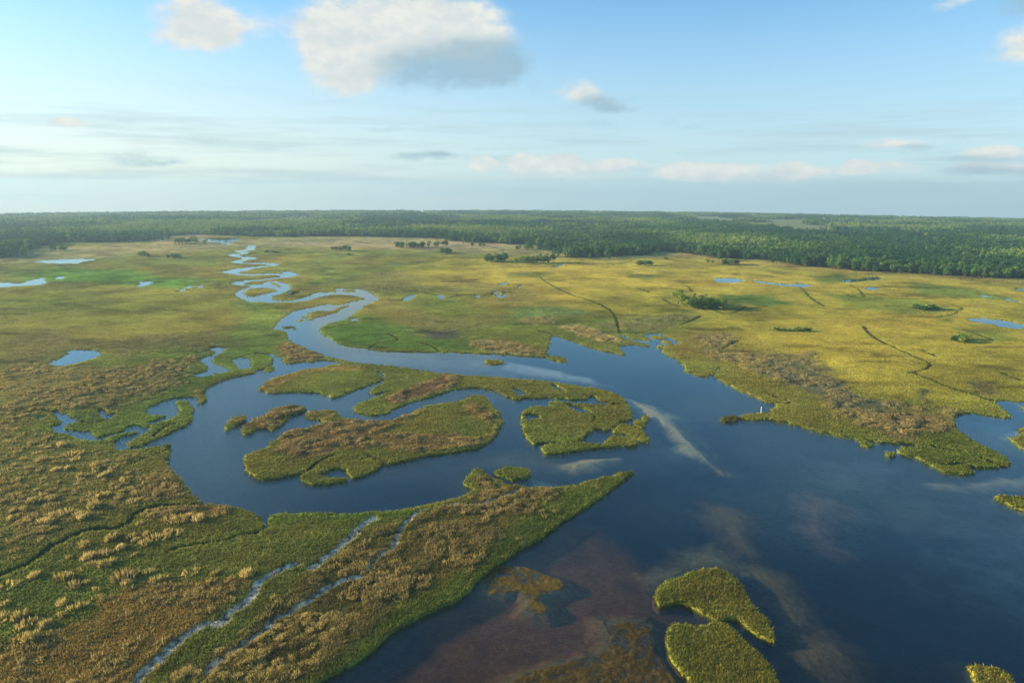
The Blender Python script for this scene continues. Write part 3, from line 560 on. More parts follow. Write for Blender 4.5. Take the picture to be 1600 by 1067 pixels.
# ------------------------------------------------------------------ ground materials
def mat(name):
    m = bpy.data.materials.new(name); m.use_nodes = True; m.node_tree.nodes.clear(); return m, NT(m.node_tree)
def ground_mat(name, amt):
    m, g = mat(name)
    ob = g.n('ShaderNodeTexCoord').outputs['Object']
    tint = g.n('ShaderNodeAttribute', attribute_name='tint').outputs['Color']
    wet = g.n('ShaderNodeAttribute', attribute_name='wet').outputs['Fac']
    a = g.noise(ob, .9, 5, .7); b = g.noise(ob, .16, 4, .6)
    cv = g.n('ShaderNodeMapRange', {0: g.m('ADD', g.m('MULTIPLY', a, .6), g.m('MULTIPLY', b, .4)), 1: .3, 2: .7, 3: 1-amt, 4: 1+amt}).outputs[0]
    base = g.v('MULTIPLY', tint, g.n('ShaderNodeCombineXYZ', {0: cv, 1: cv, 2: cv}).outputs[0])
    bump = g.n('ShaderNodeBump', {'Height': a, 'Strength': .7, 'Distance': .5})
    rough = g.m('SUBTRACT', .92, g.m('MULTIPLY', wet, .3))
    p = g.n('ShaderNodeBsdfPrincipled', {'Base Color': base, 'Roughness': rough, 'Specular IOR Level': g.m('MULTIPLY', wet, .8), 'Normal': bump.outputs[0]})
    g.l(p.outputs[0], g.n('ShaderNodeOutputMaterial').inputs[0])
    return m
M_ground = ground_mat('marsh_soil_and_growth', .45)
m, g = mat('blades'); M_blade = m
tint = g.n('ShaderNodeAttribute', attribute_name='tint').outputs['Color']
d = g.n('ShaderNodeBsdfDiffuse', {0: tint}); tr = g.n('ShaderNodeBsdfTranslucent', {0: tint})
g.l(g.n('ShaderNodeMixShader', {0: .38, 1: d.outputs[0], 2: tr.outputs[0]}).outputs[0], g.n('ShaderNodeOutputMaterial').inputs[0])
m, g = mat('river_water'); M_water = m
ob = g.n('ShaderNodeTexCoord').outputs['Object']
wv = g.v('MULTIPLY', ob, (1.0, 1.6, 1.0))
n1 = g.noise(wv, .9, 4, .65); n2 = g.noise(ob, .012, 3, .5)
ruf = g.ss(n2, .35, .62)
openw = g.ss(g.n('ShaderNodeSeparateXYZ', {0: ob}).outputs[1], 420.0, 190.0)
bump = g.n('ShaderNodeBump', {'Height': n1, 'Strength': g.m('MULTIPLY', g.m('ADD', .15, g.m('MULTIPLY', ruf, .34)), g.m('ADD', .28, g.m('MULTIPLY', openw, .72))), 'Distance': .35})
inc = g.n('ShaderNodeNewGeometry').outputs['Incoming']
cosv = g.m('ABSOLUTE', g.v('DOT_PRODUCT', inc, bump.outputs[0]))
fres = g.m('ADD', .03, g.m('MULTIPLY', .97, g.m('POWER', g.m('SUBTRACT', 1.0, cosv, clamp=True), 4.5)))
gl = g.n('ShaderNodeBsdfGlossy', {'Color': (.76, .93, .98, 1), 'Roughness': g.m('ADD', .03, g.m('MULTIPLY', ruf, .10)), 'Normal': bump.outputs[0]})
tp = g.n('ShaderNodeBsdfTransparent', {0: (.86, .92, .92, 1)})
g.l(g.n('ShaderNodeMixShader', {0: fres, 1: tp.outputs[0], 2: gl.outputs[0]}).outputs[0], g.n('ShaderNodeOutputMaterial').inputs[0])

# ------------------------------------------------------------------ split the terrain into ground and islands
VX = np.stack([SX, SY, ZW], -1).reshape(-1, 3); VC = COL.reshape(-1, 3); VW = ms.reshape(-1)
idx = np.arange(NA*NR).reshape(NA, NR)
quads = np.stack([idx[:-1, :-1], idx[:-1, 1:], idx[1:, 1:], idx[1:, :-1]], -1)   # up-facing
cell_isle = np.maximum(np.maximum(isle_id[:-1, :-1], isle_id[1:, 1:]), np.maximum(isle_id[1:, :-1], isle_id[:-1, 1:]))
def terrain(name, mask, origin=(0, 0)):
    f = quads[mask]; u, invx = np.unique(f, return_inverse=True)
    v = VX[u].copy(); oz = -(origin[0]**2+origin[1]**2)/(2*RP); v -= np.array([origin[0], origin[1], oz])
    o = make_mesh(name, v, invx.reshape(-1, 4)[:, ::-1], M_ground, VC[u], True, {'wet': VW[u]})
    o.location = (origin[0], origin[1], oz); return o
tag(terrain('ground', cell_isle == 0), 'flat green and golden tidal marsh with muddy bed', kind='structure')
ISO = []
for i, (tr, lab) in enumerate(ISLES):
    mk = cell_isle == i+1
    if not mk.any(): ISO.append(None); continue
    c = G(tr).mean(0)
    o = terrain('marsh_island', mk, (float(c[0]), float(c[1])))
    tag(o, lab, 'island', 'marsh islands in the river and bay', 'structure'); ISO.append(o)
# ------------------------------------------------------------------ water sheets
st = 4
ia = np.arange(0, NA, st); ja = np.arange(0, NR, st)
if ia[-1] != NA-1: ia = np.append(ia, NA-1)
wet = ((tl_s < .999) & ((s_river > -6) | (pond_id > 0)))
nca, ncr = len(ia)-1, len(ja)-1
blk = np.zeros((nca, ncr), dtype=bool); pid = np.zeros((nca, ncr), dtype=int)
for di in range(st+1):
    for dj in range(st+1):
        ii = np.minimum(ia[:-1]+di, NA-1); jj = np.minimum(ja[:-1]+dj, NR-1)
        blk |= wet[np.ix_(ii, jj)]; pid = np.maximum(pid, pond_id[np.ix_(ii, jj)])
rmask = np.zeros_like(blk)
for di in range(0, st+1):
    for dj in range(0, st+1):
        ii = np.minimum(ia[:-1]+di, NA-1); jj = np.minimum(ja[:-1]+dj, NR-1)
        rmask |= (s_river > -1)[np.ix_(ii, jj)]
owner = np.where(blk, np.where((pid > 0) & ~rmask, pid, -1), 0)
cg = np.arange(len(ia)*len(ja)).reshape(len(ia), len(ja))
cq = np.stack([cg[:-1, :-1], cg[:-1, 1:], cg[1:, 1:], cg[1:, :-1]], -1)
cx = SX[np.ix_(ia, ja)]; cy = SY[np.ix_(ia, ja)]; cz = -(cx**2+cy**2)/(2*RP)
CVX = np.stack([cx, cy, cz], -1).reshape(-1, 3)
def sheet(name, mask):
    f = cq[mask]; u, iv = np.unique(f, return_inverse=True)
    return make_mesh(name, CVX[u], iv.reshape(-1, 4)[:, ::-1], M_water, smooth=True)
tag(sheet('river', owner == -1), 'winding tidal river opening into a wide blue bay', 'water', kind='structure')
for i, (trc, lab) in enumerate(PONDS):
    mk = owner == i+1
    if mk.any(): tag(sheet('pond', mk), lab, 'pond', 'ponds in the marsh', 'structure')
# ------------------------------------------------------------------ sampling helpers
def gidx(x, y):
    a = np.arctan2(x, y); r = np.hypot(x, y)
    return np.clip(np.searchsorted(azw, a), 0, NA-1), np.clip(np.searchsorted(rr, r), 0, NR-1)
def zat(x, y):
    i, j = gidx(x, y); return ZW[i, j]
def blades(x, y, z, hgt, wid, col, nb, lean=.35, spread=None, cv=.34):
    """nb pointed blade bundles round every point -> verts, faces, colours"""
    n = len(x); N = n*nb
    X = np.repeat(x, nb); Y = np.repeat(y, nb); Zb = np.repeat(z, nb); Hh = np.repeat(hgt, nb)*rng.uniform(.6, 1.15, N); Wd = np.repeat(wid, nb)*rng.uniform(.6, 1.3, N)
    sp = np.repeat(wid if spread is None else spread, nb)
    r = np.sqrt(rng.random(N))*sp; a = rng.random(N)*2*np.pi
    X = X+r*np.cos(a); Y = Y+r*np.sin(a)
    yaw = rng.random(N)*2*np.pi; lx = rng.normal(0, lean, N)*Hh; ly = rng.normal(0, lean, N)*Hh
    dx = np.cos(yaw)*Wd*.5; dy = np.sin(yaw)*Wd*.5
    V = np.empty((N, 3, 3)); V[:, 0] = np.stack([X-dx, Y-dy, Zb-.1], -1); V[:, 1] = np.stack([X+dx, Y+dy, Zb-.1], -1)
    V[:, 2] = np.stack([X+lx, Y+ly, Zb+Hh], -1)
    C = np.repeat(col, nb, 0)*rng.uniform(1-cv, 1+cv, (N, 1))
    return V.reshape(-1, 3), np.arange(N*3).reshape(-1, 3), np.repeat(C, 3, 0)
# ------------------------------------------------------------------ marsh grass
NG = 680000
ga = rng.uniform(-.78, .78, NG); gr = np.exp(rng.uniform(math.log(70), math.log(TUFTS_TO), NG))
gx = gr*np.sin(ga); gy = gr*np.cos(ga); gi, gj = gidx(gx, gy)
keep = (tland[gi, gj] > .80) & ((ms[gi, gj] < .25) | (rng.random(NG) < .3)) & ~((s_forn[gi, gj] > 3))
keep |= (tland[gi, gj] > .45) & (rng.random(NG) < .5) & (ms[gi, gj] < .25) & (s_forn[gi, gj] < 3)
gx, gy, gr, gi, gj = gx[keep], gy[keep], gr[keep], gi[keep], gj[keep]
spc = 0.0046*gr
gh = (.42+.22*rng.random(len(gx)))*(1+.7*tuss[gi, gj])*(1-.25*RUSH[gi, gj])*HF[gi, gj]
gz = ZW[gi, gj]
gc = COL[gi, gj]
iso = isle_id[gi, gj]
wa = rng.uniform(-.2, .5, 90000); wr = np.exp(rng.uniform(math.log(75), math.log(200), 90000)); wx = wr*np.sin(wa); wy = wr*np.cos(wa); wi, wj = gidx(wx, wy)
kk = uw[wi, wj] & (bedz[wi, wj] > 1.47) & (zz[wi, wj] > -.06)
v, f, c = blades(wx[kk], wy[kk], ZW[wi[kk], wj[kk]], np.full(kk.sum(), .16), np.full(kk.sum(), .16), COL[wi[kk], wj[kk]]*1.25+np.array([.01, .01, 0]), 3, .8, np.full(kk.sum(), .35))
tag(make_mesh('water_weed', v, f, M_blade, c), 'brown weed mats floating at the near shore', 'water weed', kind='stuff')
for k in range(len(ISLES)+1):
    q = iso == k
    if not q.any(): continue
    v, f, c = blades(gx[q], gy[q], gz[q], gh[q], np.clip(spc[q]*.5, .18, 5), gc[q], 4, .4, np.clip(spc[q]*.7, .3, 5))
    if k == 0:
        tag(make_mesh('marsh_grass', v, f, M_blade, c), 'green, golden and brown grass covering the marsh', 'grass', kind='stuff')
    else:
        io = ISO[k-1]
        o = make_mesh('grass', v-np.array(io.location), f, M_blade, c, parent=io); o['kind'] = 'stuff'
# ------------------------------------------------------------------ trees
def foliage_mat(name, c1, c2, c3, inst=False):
    m, g = mat(name)
    rnd = g.n('ShaderNodeObjectInfo').outputs['Random']
    if inst: rnd = g.n('ShaderNodeAttribute', attribute_name='shade', attribute_type='INSTANCER').outputs['Fac']
    cr = g.n('ShaderNodeValToRGB', {0: rnd}); e = cr.color_ramp.elements
    e[0].position = .1; e[0].color = (*c1, 1); e[1].position = .95; e[1].color = (*c3, 1); x = e.new(.55); x.color = (*c2, 1)
    nz = g.noise(g.n('ShaderNodeTexCoord').outputs['Object'], .8, 2, .5)
    vv = g.n('ShaderNodeMapRange', {0: nz, 1: .3, 2: .7, 3: .65, 4: 1.35}).outputs[0]
    c = g.v('MULTIPLY', cr.outputs[0], g.n('ShaderNodeCombineXYZ', {0: vv, 1: vv, 2: vv}).outputs[0])
    d = g.n('ShaderNodeBsdfDiffuse', {0: c}); t = g.n('ShaderNodeBsdfTranslucent', {0: c})
    g.l(g.n('ShaderNodeMixShader', {0: .3, 1: d.outputs[0], 2: t.outputs[0]}).outputs[0], g.n('ShaderNodeOutputMaterial').inputs[0]); return m
M_leaf = foliage_mat('tree_foliage', A(62, 92, 40), A(104, 134, 50), A(156, 166, 66))
M_leafF = foliage_mat('forest_foliage', A(62, 100, 54), A(106, 140, 62), A(158, 172, 82), True)
m, g = mat('bark'); M_bark = m
nz = g.noise(g.n('ShaderNodeTexCoord').outputs['Object'], 4, 3)
g.l(g.n('ShaderNodeBsdfDiffuse', {0: g.mix(nz, (*A(70, 56, 42), 1), (*A(120, 104, 84), 1))}).outputs[0], g.n('ShaderNodeOutputMaterial').inputs[0])
def crown_arrays(kind, h, cr, nleaf, lsize, rg):
    """leaf clumps spread through a few uneven boughs"""
    lob = []
    if kind == 'broad':
        for k in range(9):
            a = rg.uniform(0, 6.28); r = cr*rg.uniform(.15, .62); z = h*rg.uniform(.26, .84)
            lob.append((r*math.cos(a), r*math.sin(a), z, cr*rg.uniform(.34, .52), cr*rg.uniform(.28, .42)))
        lob.append((0, 0, h*.8, cr*.5, cr*.45))
    elif kind == 'pine':
        for k in range(10):
            a = rg.uniform(0, 6.28); z = h*rg.uniform(.32, .93); r = cr*rg.uniform(.2, .6)*(1.15-z/h)*1.6
            lob.append((r*math.cos(a), r*math.sin(a), z, cr*rg.uniform(.26, .44), cr*rg.uniform(.18, .3)))
        lob.append((0, 0, h*.93, cr*.3, cr*.35))
    else:
        for k in range(7):
            a = rg.uniform(0, 6.28); r = cr*rg.uniform(.1, .65)
            lob.append((r*math.cos(a), r*math.sin(a), h*rg.uniform(.25, .7), cr*rg.uniform(.35, .5), h*rg.uniform(.2, .34)))
    lob = np.array(lob); w_ = lob[:, 3]**2; pick = rg.choice(len(lob), nleaf, p=w_/w_.sum())
    d = rg.normal(size=(nleaf, 3)); d /= np.linalg.norm(d, axis=1, keepdims=True)
    rad = rg.uniform(.55, 1.08, (nleaf, 1)); q = lob[pick]
    c = q[:, :3]+d*rad*np.stack([q[:, 3], q[:, 3], q[:, 4]], -1)
    c[:, 2] = np.maximum(c[:, 2], .25)
    nrm = d+rg.normal(0, .55, (nleaf, 3)); nrm /= np.linalg.norm(nrm, axis=1, keepdims=True)
    up = rg.normal(size=(nleaf, 3)); u = np.cross(nrm, up); u /= np.linalg.norm(u, axis=1, keepdims=True); v = np.cross(nrm, u)
    s = lsize*rg.uniform(.55, 1.25, (nleaf, 1))
    V = np.stack([c-u*s, c-v*s*.7, c+u*s, c+v*s*.7], 1).reshape(-1, 3)
    return V, np.arange(nleaf*4).reshape(-1, 4), lob
def tube(path, rads, seg=6):
    V = []; Fq = []
    for (p, r) in zip(path, rads):
        for k in range(seg): V.append((p[0]+r*math.cos(k*2*math.pi/seg), p[1]+r*math.sin(k*2*math.pi/seg), p[2]))
    for i in range(len(path)-1):
        for k in range(seg): Fq.append((i*seg+k, i*seg+(k+1) % seg, (i+1)*seg+(k+1) % seg, (i+1)*seg+k))
    return V, Fq
def trunk_arrays(h, lob, r0, nb=4):
    V, Fq = tube([(0, 0, -.6), (0, 0, 0), (.06*h*.3, 0, h*.4), (0, .02*h, h*.82)], [r0*1.4, r0*1.15, r0*.75, r0*.2])
    for q in lob[:nb]:
        z0 = max(q[2]-.3*h, .2*h); v, f = tube([(0, 0, z0), (q[0]*.6, q[1]*.6, (z0+q[2])/2), (q[0], q[1], q[2])], [r0*.5, r0*.32, r0*.12], 4)
        o_ = len(V); V += v; Fq += [tuple(a+o_ for a in ff) for ff in f]
    return np.array(V, float), np.array(Fq)
protos = {}
rg = np.random.default_rng(11)
for kind, h, cr, nl, ls in (('broad', 12, 4.6, 420, .62), ('pine', 14, 3.4, 330, .55), ('shrub', 3.2, 2.3, 170, .36)):
    protos[kind] = []
    for k in range(4):
        V, Fc, lob = crown_arrays(kind, h, cr, nl, ls, rg); TV, TF = trunk_arrays(h, lob, .26 if kind != 'shrub' else .1)
        cm = make_mesh('crown', V, Fc, M_leaf, link=False); tm = make_mesh('trunk', TV, TF, M_bark, smooth=True, link=False)
        protos[kind].append((cm, tm, V, Fc, TV, TF))
def plant(kind, x, y, s, label, cat, name, group, hs=.85):
    cm, tm = protos[kind][int(rng.integers(0, 4))][:2]
    e = bpy.data.objects.new(name, None); S.collection.objects.link(e)
    e.empty_display_size = 1; e.location = (x, y, float(zat(x, y))-.05); e.rotation_euler = (0, 0, rng.uniform(0, 6.28)); e.scale = (s*(1.3 if hs < 1 else 1), s*(1.3 if hs < 1 else 1), s*hs)
    tag(e, label, cat, group)
    for src in (cm, tm):
        c = src.copy(); S.collection.objects.link(c); c.parent = e
    return e
planted = []
def clump(tr, n, kind, s, label, group, cat='tree', name='tree', depth=0.0, hs=.82):
    n = int(n*1.35)
    """n plants strewn along / over the traced outline of a clump base (picture polygon -> ground)"""
    pts = G(tr); poly = len(pts) > 2
    for k in range(n):
        if poly:
            for _ in range(60):
                t = rng.dirichlet(np.ones(len(pts))*.6); p = t @ pts
                if all((abs(p-q).sum() > 2.6*s) for q in planted[-n:]): break
        else:
            t = (k+rng.uniform(.1, .9))/n; p = pts[0]*(1-t)+pts[1]*t
            p = p+np.array([rng.normal(0, 1), rng.uniform(-.2, 1)*depth+rng.normal(0, 1)])
        planted.append(p)
        plant('broad' if kind == 'pine' and rng.random() < .75 else kind, p[0], p[1], 1.5*s*rng.uniform(.75, 1.2), label, cat, name, group, hs)
# the near hammock, tree by tree; every entry is a trunk foot in the picture
HAM = [("g:425,500", .88, 'broad', "tallest tree, standing at the left end of the near tree clump in the golden marsh"), ("g:455,512", .62, 'broad', "round tree just right of the tallest one in the near clump"),
       ("g:490,518", .58, 'broad', None), ("g:505,536", .50, 'broad', None), ("g:535,520", .58, 'broad', None), ("g:550,534", .52, 'broad', None), ("g:580,542", .56, 'broad', None), ("g:600,522", .60, 'broad', None), ("g:625,540", .50, 'broad', None),
       ("g:650,520", .62, 'pine', None), ("g:670,535", .58, 'broad', None), ("g:690,548", .52, 'broad', None), ("g:705,530", .62, 'broad', None), ("g:730,545", .54, 'broad', None), ("g:745,525", .60, 'broad', None), ("g:780,540", .56, 'broad', None),
       ("g:560,505", .56, 'pine', None), ("g:620,508", .55, 'broad', None), ("g:800,528", .48, 'broad', "small tree at the right end of the near tree clump beside its long shadow")]
for tr_, s_, kd_, lb_ in HAM:
    p = G(tr_)[0]; plant(kd_, p[0], p[1], s_*1.35, lb_ or "bushy green tree inside the near tree clump in the golden marsh", 'tree', 'tree', 'trees of the near clump in the golden marsh')
clump("g:380,500 470,540 600,552 800,560 840,530 700,515", 12, 'shrub', 1.0, "low green shrub at the foot of the near tree clump in the golden marsh", 'shrubs under the near clump', 'shrub', 'shrub')
clump("2:830,262 860,272 960,272 1090,274 1090,262", 16, 'pine', .62, "dark tree in the long tree row far left of the river forest", 'trees of the long far row', depth=0)
clump("2:1110,305 1230,308 1200,298", 7, 'broad', .55, "dark tree in the short clump casting a shadow below the long far row", 'trees of the short far clump')
clump("2:1120,262 1200,258 1180,250", 5, 'broad', .6, "dark tree in the small clump at the right end of the long far row", 'trees right of the long far row')
clump("2:450,288 600,288 560,282", 9, 'broad', .5, "dark tree in the clump alone right of the river head", 'trees right of the river head')
clump("2:1375,352 1480,358 1590,360 1560,345", 16, 'pine', .62, "dark tree in the left half of the double tree row in mid marsh", 'trees of the left double row')
clump("3:10,372 120,372 260,362 280,355 60,360", 17, 'pine', .60, "dark tree in the right half of the double tree row beside a pale pool", 'trees of the right double row')
clump("3:765,380 880,380 850,374", 9, 'broad', .42, "green tree in the small oval clump in the upper golden marsh", 'trees of the small oval clump')
clump("3:1190,368 1290,374 1440,376 1420,366", 16, 'broad', .46, "dark green tree in the long clump just below the forest edge", 'trees of the long clump below the forest')
clump("1:1050,245 1300,250 1200,238", 10, 'broad', .7, "dark tree in the clump left of the bright lagoon", 'trees left of the lagoon')
clump("1:850,325 940,325 900,318", 6, 'broad', .45, "dark tree in the left of two small clumps on the far left marsh", 'trees of the left small clump')
clump("1:1005,336 1155,336 1100,330", 8, 'broad', .42, "dark tree in the right of two small clumps on the far left marsh", 'trees of the right small clump')
clump("1:315,287 450,286 400,280", 8, 'broad', .5, "dark tree in the small clump above the long pale pond", 'trees above the long pale pond')
clump("1:0,330 100,322 60,308 0,306", 8, 'broad', .8, "dark tree in the clump at the left edge of the marsh", 'trees at the left edge')
clump("4:900,652 980,658 1080,652 1010,640", 9, 'shrub', 1.1, "dark shrub in the thicket on the right golden marsh", 'shrubs of the right thicket', 'shrub', 'shrub')
clump("4:1150,850 1250,860 1220,835", 5, 'shrub', .9, "dark shrub in the green hollow left of the right edge pond", 'shrubs in the right hollow', 'shrub', 'shrub')
clump("4:20,782 160,786 260,786", 7, 'shrub', .7, "low shrub in the line across the right golden marsh", 'shrubs in the right line', 'shrub', 'shrub')
clump("2:1350,262 1440,262 1400,256", 4, 'broad', .45, "dark tree in the little clump close below the middle forest edge", 'trees below the middle forest')
clump("3:30,280 180,282 100,272", 7, 'broad', .45, "dark tree in the low row in the pale clearing of the middle forest edge", 'trees in the pale clearing')
clump("3:945,342 985,342", 2, 'broad', .3, "lone dark bush between the oval clump and the forest", 'bushes above the oval clump', 'shrub', 'shrub')
clump("m:1150,290 1000,280 890,270", 4, 'shrub', 1.1, "dark shrub right of the upper river loops", 'shrubs by the upper river', 'shrub', 'shrub')
clump("2:560,315 600,318", 2, 'shrub', 1.2, "small dark shrub under the clump right of the river head", 'shrubs under the river head clump', 'shrub', 'shrub')
# forest edge, tree by tree
edge_groups = [("4:600,404 850,421 1150,436 1450,451 1600,455", 58, 'broad', .95, "tree in the front row of the forest at the right edge of the photo", 'front row of the right forest'),
               ("3:1290,330 1590,330 4:200,372 400,392 600,406", 42, 'broad', .85, "tree in the front row of the forest right of the middle", 'front row of the middle right forest'),
               ("3:395,323 540,321 720,314 850,304", 22, 'broad', .8, "tree on the forest point reaching into the marsh", 'front trees of the forest point')]
for tr_, n_, kd_, s_, lb_, gp_ in edge_groups:
    pts = catmull(G(tr_), False, 4); sg = np.concatenate([[0], np.cumsum(np.hypot(*np.diff(pts, axis=0).T))])
    for k in range(n_):
        t_ = (k+rng.uniform(.2, .8))/n_*sg[-1]; x_ = np.interp(t_, sg, pts[:, 0]); y_ = np.interp(t_, sg, pts[:, 1])+rng.uniform(-3, 9)
        plant('pine' if rng.random() < .3 else kd_, x_, y_, s_*rng.uniform(.6, 1.15), lb_, 'tree', 'tree', gp_)
# the forest behind, one mass
def merged_proto(kind, k, mats):
    cm, tm, V, Fc, TV, TF = protos[kind][k]
    if True:
        me = bpy.data.meshes.new('forest_tree'); Va = np.concatenate([V, TV]); Fa = np.concatenate([Fc, TF+len(V)])
        o = make_mesh('forest_tree', Va, Fa, M_leafF, link=False); o.data.materials.append(M_bark)
        mi = np.zeros(len(Fa), dtype=np.int32); mi[len(Fc):] = 1; o.data.polygons.foreach_set('material_index', mi)
    return o
inst = [merged_proto('broad', k, None) for k in range(4)]+[merged_proto('pine', k, None) for k in range(3)]
rgf = np.random.default_rng(5)
NF = 330000
fa = rgf.uniform(-.80, .80, NF); u_ = rgf.random(NF)
r0, r1 = 650.0, 5200.0
frr = (r0**.8+u_*(r1**.8-r0**.8))**(1/.8)      # thinner with distance, each crown a little larger
fx = frr*np.sin(fa); fy = frr*np.cos(fa); fi, fj = gidx(fx, fy)
kp = ((s_forn[fi, fj] > 1.0) | ((s_for[fi, fj] > -29) & (rgf.random(NF) < .05))) & (clear[fi, fj] < .5)
gap = fbm(fx, fy, 30, 3); kp &= (gap < .66)
fx, fy, frr, fi, fj = fx[kp], fy[kp], frr[kp], fi[kp], fj[kp]
fz = ZW[fi, fj]
stand = fbm(fx, fy*.6, 180, 4); hgtn = fbm(fx+700, fy, 60, 3)
fs = (.45+.9*hgtn)*rgf.uniform(.7, 1.2, len(fx))*np.clip(1+(frr-1500)/9000, 1, 1.25)
shade = np.clip(.5+(stand-.5)*2.6+rgf.normal(0, .2, len(fx)), 0, 1)
pickk = np.where(rgf.random(len(fx)) < .25+.8*(stand-.4), rgf.integers(4, 7, len(fx)), rgf.integers(0, 4, len(fx)))
me = bpy.data.meshes.new('forest'); me.vertices.add(len(fx)); me.vertices.foreach_set('co', np.stack([fx, fy, fz], -1).astype(np.float32).ravel())
for nm, vals in (('fscale', fs), ('shade', shade), ('yaw', rgf.uniform(0, 6.28, len(fx)))):
    a = me.attributes.new(nm, 'FLOAT', 'POINT'); a.data.foreach_set('value', vals.astype(np.float32))
a = me.attributes.new('pick', 'INT', 'POINT'); a.data.foreach_set('value', pickk.astype(np.int32))
fo = bpy.data.objects.new('forest', me); S.collection.objects.link(fo)
tag(fo, 'dense green forest stretching from the marsh to the horizon', 'forest', kind='stuff')
gn = bpy.data.node_groups.new('forest_scatter', 'GeometryNodeTree')
gn.interface.new_socket('Geometry', in_out='INPUT', socket_type='NodeSocketGeometry'); gn.interface.new_socket('Geometry', in_out='OUTPUT', socket_type='NodeSocketGeometry')
gi_ = gn.nodes.new('NodeGroupInput'); go_ = gn.nodes.new('NodeGroupOutput'); join = gn.nodes.new('GeometryNodeJoinGeometry')
def nattr(nm, t='FLOAT'):
    x = gn.nodes.new('GeometryNodeInputNamedAttribute'); x.data_type = t; x.inputs[0].default_value = nm; return x.outputs[0]
yaw = gn.nodes.new('ShaderNodeCombineXYZ'); gn.links.new(nattr('yaw'), yaw.inputs[2])
for k, ob_ in enumerate(inst):
    oi = gn.nodes.new('GeometryNodeObjectInfo'); oi.inputs['Object'].default_value = ob_; oi.inputs['As Instance'].default_value = True
    cmp = gn.nodes.new('FunctionNodeCompare'); cmp.data_type = 'INT'; cmp.operation = 'EQUAL'; gn.links.new(nattr('pick', 'INT'), cmp.inputs[2]); cmp.inputs[3].default_value = k
    ip = gn.nodes.new('GeometryNodeInstanceOnPoints'); gn.links.new(gi_.outputs[0], ip.inputs['Points']); gn.links.new(cmp.outputs[0], ip.inputs['Selection'])
    gn.links.new(oi.outputs['Geometry'], ip.inputs['Instance']); gn.links.new(yaw.outputs[0], ip.inputs['Rotation']); gn.links.new(nattr('fscale'), ip.inputs['Scale'])
    gn.links.new(ip.outputs[0], join.inputs[0])
gn.links.new(join.outputs[0], go_.inputs[0])
md = fo.modifiers.new('scatter', 'NODES'); md.node_group = gn
# ------------------------------------------------------------------ tussocks of tall dry grass in the near marsh
TUS = """A:215,405 A:60,465 A:405,415 A:465,465 A:390,575 A:480,600 A:125,665 A:175,710 A:285,715 A:385,650 A:30,580 A:15,665 A:550,290 A:515,360 A:575,330 A:650,265 A:755,230 A:670,180 A:700,170 A:820,155 A:850,180 A:905,205 A:915,140 A:990,165 A:1050,120 A:1095,135
A:840,275 A:785,410 A:790,450 A:605,490 A:545,445 A:525,210 A:640,335 A:690,325 A:875,75 A:1090,45 A:1240,50 A:1190,385 A:1350,385 A:1440,430 A:1545,395 A:990,425 A:430,290 A:130,790 A:200,800 A:735,150 A:930,380
5:235,590 5:385,545 5:470,630 5:600,680 5:545,735 5:640,740 5:770,770 5:700,800 5:580,890 5:590,930 5:490,985 5:410,970 5:330,990 5:290,1030 5:190,1010 5:150,950 5:260,640 5:350,700 5:420,690 5:500,740 5:120,850 5:210,900 5:750,860 5:830,900 5:1090,1015 5:1180,990 5:1250,1010 5:950,985 5:740,880 5:520,1000 5:60,1010 5:80,960 5:320,880 5:230,830 5:650,860 5:680,720 5:460,600 5:300,560 5:800,820 5:860,850"""
def tussock_arrays(rgx, nb=120, R=1.25, Hh=1.25):
    n = nb; r = np.sqrt(rgx.random(n))*R; a = rgx.random(n)*6.283
    ex, ey = rgx.uniform(.7, 1.5), rgx.uniform(.6, 1.0)
    px, py = r*np.cos(a)*ex, r*np.sin(a)*ey; hh = Hh*(1-.45*(r/R)**2)*rgx.uniform(.65, 1.2, n)
    yaw = rgx.random(n)*6.283; w_ = .16*rgx.uniform(.6, 1.5, n); dx, dy = np.cos(yaw)*w_, np.sin(yaw)*w_
    lx = px*.35+rgx.normal(0, .16, n); ly = py*.35+rgx.normal(0, .16, n)
    V = np.empty((n, 3, 3)); V[:, 0] = np.stack([px-dx, py-dy, np.full(n, -.25)], -1); V[:, 1] = np.stack([px+dx, py+dy, np.full(n, -.25)], -1); V[:, 2] = np.stack([px+lx, py+ly, hh], -1)
    C = np.repeat(A(214, 186, 112)*rgx.uniform(.6, 1.25, (n, 1)), 3, 0)
    C.reshape(n, 3, 3)[:, :2] *= .8
    return V.reshape(-1, 3), np.arange(n*3).reshape(-1, 3), C
rgt = np.random.default_rng(3)
tus = []
for k in range(12):
    V, Fc, C = tussock_arrays(rgt, int(rgt.integers(60, 150)), rgt.uniform(.8, 1.4), rgt.uniform(.8, 1.3)); C = C*(.75+.4*rgt.random())*np.array([1, .97+.08*rgt.random(), .85+.25*rgt.random()]); tus.append(make_mesh('grass_tussock', V, Fc, M_blade, C, link=False))
tp_ = list(G(TUS))
nt0 = len(tp_)
zone = [G("5:0,560 700,560 1000,640 900,880 1250,1000 A:1000,100 1100,200 900,450 600,500 300,900 -300,900 -300,0 5:-300,560"), G("6:1420,770 1560,850 1300,900 7:0,1060 B:1500,300 1100,520 800,760 500,860 100,1060 A:1200,1060 1500,700 1580,500 B:300,400 700,200")]
def pin(p, poly):
    x, y = p; c = False; n = len(poly)
    for i in range(n):
        a, b = poly[i], poly[(i+1) % n]
        if (a[1] > y) != (b[1] > y) and x < (b[0]-a[0])*(y-a[1])/(b[1]-a[1])+a[0]: c = not c
    return c
extra = []
